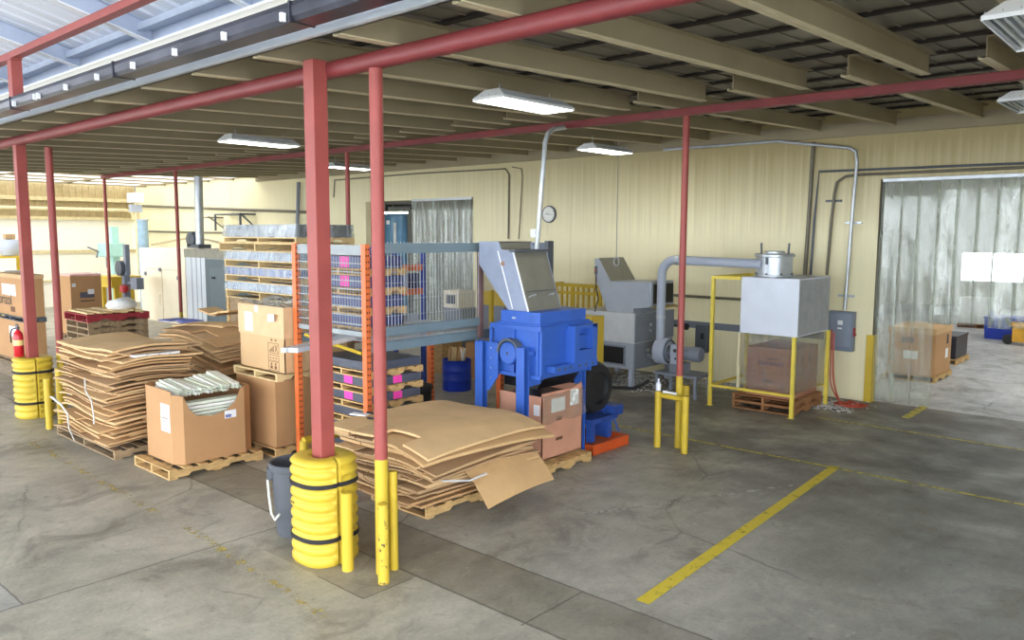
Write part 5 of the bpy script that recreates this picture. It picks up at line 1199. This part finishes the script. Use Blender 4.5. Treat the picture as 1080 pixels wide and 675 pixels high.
# ------------------------------------------------------------------ room beyond the doorways
bw_ = M('pale_far_wall', rgb(214, 216, 208), .6, var=.04)
w = MB()
for x0, x1, z0, z1 in ((-30, -8.4, 0, 5.4), (-8.4, -6.15, 0, 1.05), (-8.4, -6.15, 2.35, 5.4), (-6.15, 10, 0, 5.4)): w.box(x0, x1, 38, 38.2, z0, z1)
struct(w, 'wall_far', bw_); struct(MB().box(-30, 10, 15.04, 38, 5.3, 5.4), 'ceiling_far', bw_)
struct(MB().box(10, 10.2, 15, 38.2, 0, 5.4), 'wall_far_right', bw_); struct(MB().box(-30.2, -30, 15, 38.2, 0, 5.4), 'wall_far_left', bw_)
win = thing('window_1', 'bright daylit window high in the far wall beyond the right doorway', 'window', (-5.5, 38, 1.35), kind='structure')
MB().box(-8.4, -6.15, 37.98, 38.02, 1.05, 1.12).box(-8.4, -6.15, 37.98, 38.02, 2.28, 2.35).box(-7.3, -7.24, 37.98, 38.02, 1.05, 2.35).build('frame', whitep, win)
farlamp = glow('far_room_lamp', (1., .98, .92, 1), 40)
for i, (x, y) in enumerate(((-3, 19), (-3, 25), (-3, 31), (-10, 20), (-10, 27), (3, 22), (3, 29), (-17.5, 19), (-17.5, 25))):
    t = thing('strip_light', 'lit strip light hanging in the room beyond the doorways', 'ceiling light', (x, y, 4.7), group='strip lights in the room beyond')
    MB().box(-.75, .75, -.14, .14, .05, .12).build('housing', whitep, t, world=False); MB().box(-.73, .73, -.12, .12, .02, .05).build('lens', farlamp, t, world=False)
    MB().tube([(-.5, 0, .12), (-.5, 0, .6)], .01, 6).tube([(.5, 0, .12), (.5, 0, .6)], .01, 6).build('hanger', galv, t, world=False)
make_pallet((-4.76, 18.35, 0), 1.0, 1.35, 0, 'pallet under the carton just beyond the right strip curtain', wood)
c = carton(-5.2, -4.3, 17.72, 19.0, .127, 1.06, 'brown carton on a pallet just beyond the right strip curtain')
MB().box(-5.22, -4.29, 17.70, 19.02, .98, 1.10).build('folded_top', MATS['pale_carton'], c)
decal(c, ('x', -4.3), 18.55, 18.75, .42, .62, paper); decal(c, ('x', -4.3), 18.6, 18.75, .72, .92, ink, 'printed_mark'); decal(c, ('y', 17.72), -4.9, -4.62, .45, .62, paper); decal(c, ('y', 17.72), -4.95, -4.7, .78, .9, inkbrown, 'printed_mark')
make_pallet((-5.0, 21.1, 0), 1.0, 1.2, 0, 'pallet under the low black stack in the far room', wood)
kb = thing('black_stack', 'low black wrapped stack on a pallet in the far room', 'stack', (-5, 21.1, .127)); MB().box(-5.46, -4.55, 20.56, 21.66, .127, .66).build('wrap', M('black_wrap', rgb(34, 34, 42), .35, var=.2), kb, bevel=.015)
MB().box(-5.47, -4.54, 20.55, 21.67, .62, .67).build('top_sheet', M('dark_grey_wrap', rgb(58, 58, 66), .4), kb)
q0, q1 = at_z(1038, 357), at_z(1058, 359)
bbn = thing('blue_bin', 'blue plastic bin standing in the far room', 'bin', (q0.x+.45, q0.y+.4, 0))
MB().prism([(q0.x, 0), (q0.x+.82, 0), (q0.x+.86, .62), (q0.x-.04, .62)], 'y', q0.y, q0.y+.8).build('body', bluebin, bbn, bevel=.02)
MB().box(q0.x-.06, q0.x+.88, q0.y-.03, q0.y+.83, .60, .66).build('rim', bluebin, bbn, bevel=.01); MB().box(q0.x+.05, q0.x+.14, q0.y+.3, q0.y+.36, .66, .82).build('handle', bluebin, bbn)
q = at_z(1060, 363)
pj = thing('pallet_jack', 'yellow pallet jack with black wheel at the edge of the far room', 'pallet jack', (q.x+.3, q.y+.2, 0))
jm = M('jack_yellow', rgb(226, 170, 50), .5)
MB().box(q.x+.15, q.x+.45, q.y-.02, q.y+.32, .08, .55).box(q.x+.05, q.x+.4, q.y+.1, q.y+.2, .5, .62).build('pump_body', jm, pj, bevel=.02)
MB().box(q.x+.45, q.x+1.6, q.y-.1, q.y+.06, .06, .12).box(q.x+.45, q.x+1.6, q.y+.3, q.y+.46, .06, .12).build('fork', jm, pj)
MB().lathe([(0, q.y), (.13, q.y), (.14, q.y+.02), (.14, q.y+.08), (.13, q.y+.1), (0, q.y+.1)], (q.x+.05, 0, .14), 18, 'y').build('wheel', black, pj, smooth=True)
MB().tube([(q.x+.05, q.y+.05, .55), (q.x-.02, q.y+.05, .75)], .05, 8).build('tiller', black, pj, smooth=True)
make_pallet((q.x+1.15, q.y+.25, .125), 1.1, 1.1, 0, 'pallet on the forks of the yellow pallet jack', wood)
c = carton(q.x+.62, q.x+1.7, q.y-.28, q.y+.75, .252, .78, 'brown carton on the pallet jack at the right edge')
q = at_z(1029, 346); make_pallet((q.x, q.y+.5, 0), 1.1, 1.0, 0, 'pallet under the white wrapped stack in the far room', M('dark_pallet', rgb(150, 104, 66)))
ws = thing('wrapped_stack', 'white wrapped stack on a dark pallet in the far room', 'stack', (q.x, q.y+.5, .127)); MB().box(q.x-.52, q.x+.52, q.y+.05, q.y+.95, .127, .95).build('wrap', M('white_wrap', rgb(226, 228, 232), .3, var=.05), ws, bevel=.03)
MB().box(q.x-.53, q.x+.53, q.y+.04, q.y+.96, .93, .97).build('top_sheet', paper, ws)
# shelving seen dimly left behind the curtain
sv = thing('shelf_unit', 'shelving with brown and orange goods seen dimly through the curtain edge', 'shelves', (-8, 21, 0))
for x in (-9.3, -6.9):
    for y in (20.6, 21.4): MB().box(x-.03, x+.03, y-.03, y+.03, 0, 2.6).build('post', greydk, sv)
for z in (.5, 1.3, 2.1): MB().box(-9.3, -6.9, 20.6, 21.4, z, z+.05).build('shelf', galv, sv)
for i, (x0, x1, z, h, mt) in enumerate(((-9.2, -8.5, .55, .5, boxm), (-8.3, -7.1, .55, .45, paper), (-9.2, -8.3, 1.35, .5, orange), (-8.1, -7.0, 1.35, .4, boxm), (-9.0, -8.2, 2.15, .35, boxpale))):
    carton(x0, x1, 20.65, 21.35, z+.002, z+h, ('brown carton low on the dim shelving', 'white carton low on the dim shelving', 'orange crate on the middle dim shelf', 'brown carton on the middle dim shelf', 'pale carton topmost on the dim shelving')[i], mt)
# blue tank beyond the inner doorway
a_, b_ = at_y(403, 240, 18), at_y(430, 240, 18); ztk = at_y(415, 226, 18).z; xc, rr = (a_.x+b_.x)/2, 13.5/px_size((a_+b_)/2)
tk = thing('storage_tank', 'tall blue-grey cylindrical tank seen through the inner doorway', 'tank', (xc, 18, 0))
tkm = M('tank_blue', rgb(84, 128, 164), .4, var=.06)
MB().lathe([(rr, 0), (rr, ztk-.1), (rr*.94, ztk), (0, ztk+.04)], (xc, 18, 0), 36).build('shell', tkm, tk, smooth=True)
MB().box(xc+rr*.2, xc+rr*.45, 18-rr-.0, 18-rr*.8, ztk-.35, ztk-.22).build('label_plate', paper, tk)
MB().tube([(xc+rr*1.1, 17.6, .2), (xc+rr*1.1, 17.6, ztk-.3)], .05, 8).build('riser_pipe', galv, tk, smooth=True)
conduit([at_y(408, 224, 17), at_y(408, 217, 17), at_y(434, 217, 17), at_y(434, 221, 17)], .05, 'black pipe bending above the blue tank', black)
t = thing('strip_light', 'lit strip light just above the blue tank', 'ceiling light', (xc+.3, 16.6, 3.6)); q = at_y(401, 224.5, 16.6); q2 = at_y(428, 225, 16.6)
t.location = ((q.x+q2.x)/2, 16.6, q.z-.03); hw_ = (q2.x-q.x)/2
MB().box(-hw_, hw_, -.1, .1, .03, .08).build('housing', whitep, t, world=False); MB().box(-hw_, hw_, -.08, .08, 0, .03).build('lens', farlamp, t, world=False)
MB().tube([(0, 0, .08), (0, 0, 5.3-q.z)], .008, 6).build('hanger', galv, t, world=False)
struct(MB().box(-19.5, -14, 24, 24.2, 0, 5.3), 'wall_far_mid', M('dim_brown_wall', rgb(150, 136, 116), .7))
sl = thing('roof_rack', 'dark louvred rack beyond the inner doorway beside the blue tank', 'rack', (-16.5, 20, 0))
for z in [2.0+.22*i for i in range(9)]: MB().box(-18.9, -15.2, 19.9, 20.1, z, z+.08).build('slat', greydk, sl)
for x in (-18.8, -15.3): MB().box(x-.05, x+.05, 19.9, 20.1, 0, 4.0).build('post', greydk, sl)
# blue drum and brown goods under the rack shelf, further back
dr = thing('drum', 'blue open-top drum filled with scrap behind the orange rack post', 'drum', (-10.95, 10.6, 0))
a_, b_ = at_y(466.5, 395, 10.6), at_y(497.5, 395, 10.6); xc, rr = (a_.x+b_.x)/2, 15.2/px_size((a_+b_)/2); zt_ = at_y(482, 383, 10.3).z
dr.location = (xc, 10.6, 0); WO[dr.name] = (xc, 10.6, 0)
MB().lathe([(0, 0), (rr, 0), (rr, zt_*.33), (rr*1.03, zt_*.35), (rr, zt_*.37), (rr, zt_*.66), (rr*1.03, zt_*.68), (rr, zt_*.70), (rr, zt_), (rr*1.03, zt_+.01), (rr*.96, zt_+.01), (rr*.95, .1), (0, .1)], (xc, 10.6, 0), 30).build('shell', bluebin, dr, smooth=True)
rnd = random.Random(12)
for i in range(6):
    a_ = rnd.uniform(0, 6); x, y = xc+rr*.5*math.cos(a_), 10.6+rr*.5*math.sin(a_)
    m = MB(); m.cbox((x, y, zt_+.02), (.12, .02, .42), (rnd.uniform(-.4, .4), rnd.uniform(-.4, .4), rnd.uniform(0, 3)))
    solo(m, 'scrap_strip', (woodpale, paper, boxpale)[i % 3], 'scrap strip sticking up out of the blue drum', 'scrap', 'scrap strips in the blue drum')
for i, (px, py0, py1, w_, mt, lb) in enumerate(((500, 372, 362, .5, boxm, 'brown carton behind the blue drum under the rack'), (455, 372, 358, .7, wood, 'stack of brown boards behind the orange rear upright'))):
    q = at_y(px, 380, 11.6); z1 = at_y(px, py1, 11.6).z
    carton(q.x-w_/2, q.x+w_/2, 11.6, 12.2, 0, max(.5, z1), lb, mt)
solo(MB().box(-10.75, -10.68, 11.3, 11.37, 0, 1.9), 'guide_post', yel, 'thin yellow post behind the blue drum', 'post')
mc = thing('grey_machine', 'grey and tan machine housing between rack guard and chute', 'machine', (-9.9, 11.5, 0))
a_, b_ = at_y(510, 300, 12.6), at_y(533, 300, 12.6); ztp = at_y(520, 298, 12.6).z
MB().box(a_.x-.2, b_.x, 12.6, 13.6, 0, ztp-.5).build('housing', greymid, mc, bevel=.01); MB().box(a_.x-.2, b_.x, 12.6, 13.4, ztp-.5, ztp-.2).build('yellow_band', yel, mc)
MB().box(a_.x-.1, b_.x, 12.62, 13.3, ztp-.2, ztp+.35).build('tan_hood', M('tan_hood', rgb(190, 180, 140), .5), mc)
cbx = thing('control_box', 'cream control box seen low through the wire guard', 'control box', (-11, 11, 1)); q = at_y(478, 316, 13.4)
MB().box(q.x-.35, q.x+.3, 13.4, 13.9, 0, q.z-.2).build('stand', greymid, cbx); MB().box(q.x-.3, q.x+.25, 13.35, 13.9, q.z-.2, q.z+.22).build('enclosure', cream, cbx, bevel=.01); MB().box(q.x-.18, q.x+.12, 13.335, 13.35, q.z-.1, q.z+.12).build('screen', greydk, cbx)
# ------------------------------------------------------------------ far left: cartons, pallets, machines
t = thing('carton', 'lettered brown carton, upper one at the far left edge behind the extinguisher', 'box', (-20.6, 6.2, 1.15))
LX0, LX1, LY0, LY1 = -21.6, -19.59, 5.8, 6.2
make_pallet((-20.58, 6.0, 0), 2.0, .44, 0, 'pallet under the lower carton at the far left edge', woodgrey, h=.11)
c = carton(LX0, LX1, LY0, LY1, .112, 1.0, 'plain brown carton with white label, lower one at the far left edge')
decal(c, ('y', LY0), -20.75, -20.25, .62, .86, paper)
make_pallet((-20.58, 6.0, 1.003), 2.0, .44, 0, 'pallet between the two cartons at the far left edge', greydk, h=.11)
t.location = (-20.58, 6.2, 1.115); WO[t.name] = (-20.58, 6.2, 1.115)
MB().box(LX0, LX1, LY0, LY1, 1.115, 2.05).build('body', boxm, t, bevel=.01)
MB().box(LX0-.01, LX1+.01, LY0-.01, LY1+.01, 1.97, 2.06).build('lid_rim', MATS['pale_carton'], t)
qa, qb = at_y(2, 312-10, LY0), at_y(16, 301, LY0); qa.z, qb.z = at_y(8, 311, LY0).z+.22, at_y(8, 300, LY0).z+.02; decal(t, ('y', LY0), qa.x, qb.x, at_y(8, 311, LY0).z, at_y(8, 299.5, LY0).z, paper); decal(t, ('y', LY0), -20.55, -20.25, 1.2, 1.32, inkbrown, 'printed_mark')
qq = at_y(3, 315, LY0); text('Lubrizol', .36, ink, t, (qq.x, LY0-.005, qq.z), FACE_F, sx=1.1)
q = at_x(106, 326, -24.2); make_pallet((-24.5, 8.68, 0), 1.05, .95, 0, 'pallet under the printed carton left of the cream booth', woodgrey)
bx0, bx1, by0, by1 = -24.98, -24.0, 8.27, 9.1
c = thing('carton', 'large printed brown carton with pink top behind the left round post', 'box', (-24.7, 8.5, .127))
zA = at_x(75, 325, bx1).z; zB = at_x(90, 291, bx1).z
MB().box(bx0, bx1, by0, by1, .127, zB).build('body', boxm, c, bevel=.012)
MB().box(bx0, bx1, by0, by1, zB, zB+.05).build('pink_cover', M('pink_cover', rgb(226, 176, 172), .5), c)
decal(c, ('x', bx1), by0+.04, by0+.14, zB-.3, zB-.2, paper); decal(c, ('x', bx1), by0+.24, by0+.62, zB-.62, zB-.46, M('blue_grey_print', rgb(92, 92, 104), .8), 'printed_mark'); decal(c, ('x', bx1), by0+.45, by0+.62, zB-.52, zB-.38, paper, off=.003); decal(c, ('x', bx1), by0+.24, by0+.62, zB-.72, zB-.69, ink, 'printed_mark')
# red pallet pile
px0, px1, py0_, py1_ = -18.2, -17.0, 6.15, 7.35
for k in range(9): make_pallet((-17.6, 6.75, k*.1315), 1.2, 1.2, 0, 'bare wooden pallet in the pile under the red one', woodgrey, 'bare pallets under the red pallet', h=.13)
make_pallet((-17.6, 6.75, 1.185), 1.25, 1.25, 0, 'red painted pallet on top of the bare pallet pile at left', redwood, h=.15)
rnd = random.Random(41)
for i in range(7):
    m = MB(); m.cbox((-17.6+rnd.uniform(-.1, .1), 6.25+i*.16, 1.36+.012*(i % 2)), (1.25*rnd.uniform(.85, 1.0), .13, .035), (0, 0, rnd.uniform(-.06, .06)))
    solo(m, 'board', woodpale, 'loose pale board laid across the red pallet', 'board', 'loose boards on the red pallet')
m = MB(); m.lathe([(0, 0), (.3, .0), (.36, .08), (.30, .2), (.15, .27), (0, .28)], (0, 0, 0), 20)
rnd = random.Random(5); m.v = [(x*(1+rnd.uniform(-.06, .06)), y*1.1, z*(1+.12*math.sin(x*9+y*7))) for x, y, z in m.v]
o = solo(m, 'plastic_bag', M('white_bag', rgb(238, 238, 236), .4), 'bulging white plastic bag lying on the boards of the red pallet', 'bag', smooth=True); o.location = (-17.45, 7.0, 1.392); o.scale = (.8, .8, .8)
# cream booth
bt_ = thing('booth', 'cream cabinet booth with small latches at the far left', 'booth', (-26.6, 13, 0))
bz = at_y(170, 262, 12).z; X0, X1 = -28.2, at_y(196, 300, 12).x
MB().box(X0, X1, 12.0, 14.4, 0, bz).build('shell', cream, bt_, bevel=.012)
zz_ = at_y(170, 284, 12).z
MB().box(X0+.4, X1-.3, 11.99, 12.0, zz_-.01, zz_+.01).box((X0+X1)/2-.01, (X0+X1)/2+.01, 11.99, 12, .1, zz_).build('door_gap', M('cream_seam', rgb(190, 180, 156), .6), bt_)
for fx, fy in ((.45, 284), (.14, 288), (.85, 293)): q = at_y(147+49*fx, fy, 12); MB().box(q.x-.06, q.x+.06, 11.95, 12.0, q.z-.07, q.z+.05).build('latch', greymid, bt_)
q = at_y(169, 316, 12); MB().box(q.x-.08, q.x+.08, 11.985, 12, q.z-.18, q.z+.18).build('inspection_plate', M('cream_plate', rgb(224, 214, 190), .5), bt_)
MB().tube([at_y(160, 258, 12.5), at_y(205, 250, 13.0)], .04, 6).tube([at_y(205, 250, 13.0), at_y(236, 257, 12.5)], .04, 6).build('roof_brace', M('tan_brace', rgb(170, 156, 120), .5), bt_)
# grey enclosure
en = thing('enclosure', 'grey sheet-metal enclosure with dark door and flue beside the cream booth', 'enclosure', (-22, 12, 0))
e0, e1, e2 = at_y(197, 300, 11.0).x, at_y(217, 300, 11.0).x, at_y(240, 300, 11.0).x
ez, eh = at_y(215, 263, 11).z, at_y(215, 272, 11).z
MB().box(e0, e2+.4, 11.05, 13.2, 0, eh).build('shell', M('enclosure_grey', rgb(150, 160, 164), .5, var=.04), en)
MB().box(e0-.02, e1, 11.0, 11.05, 0, eh).build('pale_panels', M('pale_panel', rgb(216, 222, 226), .5, var=.03), en)
m = MB()
for f in (.3, .55, .78): x = e0+(e1-e0)*f; m.box(x-.015, x+.015, 10.99, 11.0, 0, eh)
m.build('panel_joints', greylt, en)
MB().box(e0-.04, e2+.45, 10.97, 13.25, eh, ez).build('header_band', M('olive_grey_band', rgb(150, 148, 132), .5), en)
MB().box(e1, e2+.4, 11.0, 11.05, 0, eh-.04).build('door_face', M('slate_door', rgb(98, 112, 118), .5, var=.04), en)
MB().box(e1+.28, e2+.1, 10.985, 11.0, 0, eh-.25).build('door', M('slate_door_leaf', rgb(106, 120, 126), .5, var=.03), en, bevel=.006)
q = at_y(226, 293, 11); MB().box(q.x-.09, q.x+.09, 10.96, 10.99, q.z-.03, q.z+.03).build('door_handle', black, en)
q = at_y(211, 257, 11.8); MB().lathe([(.2, -.2), (.25, -.16), (.25, .16), (.2, .2)], (q.x-.3, 11.8, ez+.26), 16, 'y').build('fan_motor', greydk, en, smooth=True); MB().box(q.x-.45, q.x+.3, 11.6, 12.0, ez, ez+.12).build('fan_base', greydk, en)
# mixer on yellow stand
mx = thing('mixer', 'steel mixing bowl with brown motor on a yellow stand at the far left edge', 'mixer', (-29, 9, 0))
q = at_y(10, 262, 9.0); rr = 10.5/px_size(q)
MB().lathe([(0, q.z-.26), (rr*.75, q.z-.24), (rr, q.z-.05), (rr*1.02, q.z+.24), (rr*.9, q.z+.3), (0, q.z+.32)], (q.x, 9.0, 0), 28).build('bowl', greylt, mx, smooth=True)
MB().box(q.x-.1, q.x+.2, 8.85, 9.15, q.z+.32, q.z+.5).build('motor', M('brown_motor', rgb(170, 140, 100), .5), mx, bevel=.02)
MB().box(q.x-1.0, q.x+.7, 8.5, 9.5, q.z-.32, q.z-.26).build('stand_top', yel, mx)
for x in (q.x-.9, q.x+.35): MB().box(x-.05, x+.05, 8.45, 8.55, 0, q.z-.32).box(x-.05, x+.05, 9.45, 9.55, 0, q.z-.32).build('stand_leg', yel, mx)
MB().prism([(q.x+.5, q.z-1.4), (q.x+1.1, q.z-1.4), (q.x+1.25, q.z-.75), (q.x+.4, q.z-.75)], 'y', 8.7, 9.3).build('bucket', greymid, mx)
# pale green press and hoist stand
pr_ = thing('drill_press', 'pale green machine press standing in front of the white end wall', 'machine', (-31, 12, 0))
q = at_y(119, 268, 12)
MB().box(q.x-.4, q.x+.4, 11.7, 12.4, 0, .15).build('base', teal, pr_); MB().box(q.x-.12, q.x+.12, 11.95, 12.2, .15, q.z+1.0).build('column', teal, pr_, bevel=.01)
MB().box(q.x-.6, q.x+.35, 11.7, 12.3, q.z-.1, q.z+.4).build('head', teal, pr_, bevel=.03); MB().box(q.x-1.9, q.x+.2, 11.6, 12.3, q.z-1.05, q.z-.8).build('table', teal, pr_, bevel=.01)
MB().tube([(q.x-.3, 11.6, q.z+.1), (q.x-.7, 11.4, q.z+.25)], .03, 6).tube([(q.x-.3, 11.6, q.z+.1), (q.x+.1, 11.4, q.z-.1)], .03, 6).build('feed_handle', greydk, pr_); MB().tube([(q.x-.25, 11.9, q.z-.1), (q.x-.25, 11.9, q.z-.5)], .06, 8).build('spindle', greymid, pr_)
for x in (q.x-1.7, q.x-1.0): MB().box(x-.05, x+.05, 11.8, 11.9, 0, q.z-1.05).build('table_leg', teal, pr_)
hs = thing('lifting_stand', 'grey upright lifting stand with red knob in front of the cream booth', 'stand', (-26, 10, 0))
q = at_y(133, 300, 9.6); zt_ = at_y(137, 258, 9.6).z
MB().box(q.x-.35, q.x+.35, 9.3, 9.9, 0, .08).build('base', greymid, hs); MB().box(q.x-.09, q.x+.09, 9.52, 9.68, .08, at_y(133, 284, 9.6).z).build('column', greymid, hs)
MB().box(q.x+.05, q.x+.2, 9.54, 9.66, at_y(133, 290, 9.6).z, zt_).build('mast', greymid, hs); MB().lathe([(.02, -.1), (.22, -.08), (.22, .08), (.02, .1)], (q.x-.05, 9.5, at_y(133, 283, 9.6).z), 14, 'y').build('winch', greydk, hs, smooth=True)
MB().lathe([(0, 0), (.12, .05), (.12, .2), (0, .26)], (q.x+.35, 9.4, at_y(140, 309, 9.6).z), 14).tube([(q.x+.1, 9.5, at_y(140, 309, 9.6).z+.02), (q.x+.4, 9.4, at_y(140, 309, 9.6).z+.02)], .03, 6).build('red_knob', M('red_button', rgb(190, 40, 40), .4), hs, smooth=True)
MB().box(q.x+.55, q.x+.95, 9.5, 9.7, at_y(145, 305, 9.6).z, at_y(145, 293, 9.6).z).box(q.x+.2, q.x+.6, 9.56, 9.62, at_y(145, 300, 9.6).z, at_y(145, 300, 9.6).z+.05).build('control_box', greymid, hs)
yb_ = thing('yellow_bench', 'yellow workbench behind the slim red post and the lifting stand', 'bench', (-29, 10.6, 0))
q0, q1 = at_y(112, 290, 10.6), at_y(128, 300, 10.6)
MB().box(q0.x, q1.x, 10.3, 11.1, q1.z-.1, q0.z-.1).build('apron', yel, yb_); MB().box(q0.x-.1, q1.x+.1, 10.2, 11.2, q0.z-.1, q0.z).build('top', yel, yb_, bevel=.01)
for x in (q0.x+.1, q1.x-.1): MB().box(x-.06, x+.06, 10.4, 10.52, 0, q1.z-.1).box(x-.06, x+.06, 10.9, 11.02, 0, q1.z-.1).build('leg', yel, yb_)
wb = thing('white_bench', 'white bench with small machine parts along the far end wall', 'bench', (-33.5, 9, 0))
q0, q1 = at_x(66, 288, -33.2), at_x(112, 288, -33.2)
MB().box(-33.9, -33.0, q0.y, q1.y, 1.0, 1.08).build('top', whitep, wb)
for yv in (q0.y+.1, q1.y-.1): MB().box(-33.9, -33.8, yv-.05, yv+.05, 0, 1.0).box(-33.1, -33.0, yv-.05, yv+.05, 0, 1.0).build('leg', greylt, wb)
for i, mt in enumerate((M('mint', rgb(140, 190, 170), .5), paper, paper, greylt)):
    yv = q0.y+.3+i*(q1.y-q0.y-.6)/3
    solo(MB().lathe([(0, 0), (.10, .02), (.12, .14), (.08, .26), (.04, .32), (0, .33)], (-33.4, yv, 1.082), 14), 'machine_part', mt, ('mint green casting at the left end of the white bench', 'white round part second on the far bench', 'white round part third on the far bench', 'grey part at the right end of the far bench')[i], 'part', smooth=True)
uh = thing('unit_heater', 'white unit heater hanging high in the far corner', 'heater', (-33, 13.5, 3.6)); q = at_y(143, 209, 13.8)
MB().box(q.x-.35, q.x+.3, 13.6, 14.0, q.z-.18, q.z+.2).build('casing', whitep, uh, bevel=.02); MB().box(q.x-.2, q.x+.1, 13.6, 14.0, q.z-.55, q.z-.25).build('motor', greylt, uh); MB().tube([(q.x, 13.8, q.z+.25), (q.x, 13.8, 4.85)], .02, 6).build('hanger', greymid, uh)
bp_ = thing('blue_pipe', 'pale blue vertical pipe left of the cream booth', 'pipe', (-32, 13.9, 0)); q = at_y(151, 250, 13.9)
MB().tube([(q.x, 13.9, 0), (q.x, 13.9, at_y(151, 232, 13.9).z)], .2, 14).build('pipe', M('pale_blue_pipe', rgb(150, 178, 200), .5), bp_, smooth=True); MB().lathe([(.24, -.03), (.24, .03)], (q.x, 13.9, at_y(151, 232, 13.9).z), 14).build('flange', greylt, bp_)
# wall brackets far back
for i, (x0, x1, y0, y1) in enumerate(((227, 236, 229, 240), (242, 270, 226, 240))):
    a_, b_ = wp(x0, y0), wp(x1, y1); m = MB().box(a_.x, b_.x, WY-.6, WY, a_.z-.05, a_.z).tube([(b_.x-.05, WY-.55, a_.z), (b_.x-.05, WY, b_.z)], .03, 6)
    if i: m.box(a_.x, a_.x+.06, WY-.6, WY-.54, a_.z-.6, a_.z).box(b_.x-.06, b_.x, WY-.6, WY-.54, a_.z-.6, a_.z)
    solo(m, 'wall_bracket', (tan, greydk)[i], ('small triangular wall bracket above the grey enclosure', 'dark square wall bracket above the topmost wrapped pack')[i], 'bracket')
# ------------------------------------------------------------------ daylight, camera, exposure
wd = bpy.data.worlds.new('sky'); bpy.context.scene.world = wd; wd.use_nodes = True
bg = wd.node_tree.nodes['Background']; bg.inputs[0].default_value = (.86, .93, 1.0, 1); bg.inputs[1].default_value = 7.0
cam = bpy.data.cameras.new('camera'); co = bpy.data.objects.new('camera', cam); C.objects.link(co)
cam.sensor_width = 36; cam.lens = FPX/1080*36; cam.clip_end = 200; cam.clip_start = .05
mt = Matrix((( _r.x, _u.x, -_f.x, 0), (_r.y, _u.y, -_f.y, 0), (_r.z, _u.z, -_f.z, H), (0, 0, 0, 1))); co.matrix_world = mt
sc = bpy.context.scene; sc.camera = co
vs_ = sc.view_settings; vs_.view_transform = 'Standard'; vs_.look = 'None'; vs_.gamma = 1; vs_.use_curve_mapping = False; vs_.exposure = 0.48
sc.cycles.max_bounces = 10; sc.cycles.diffuse_bounces = 5; sc.cycles.transparent_max_bounces = 24
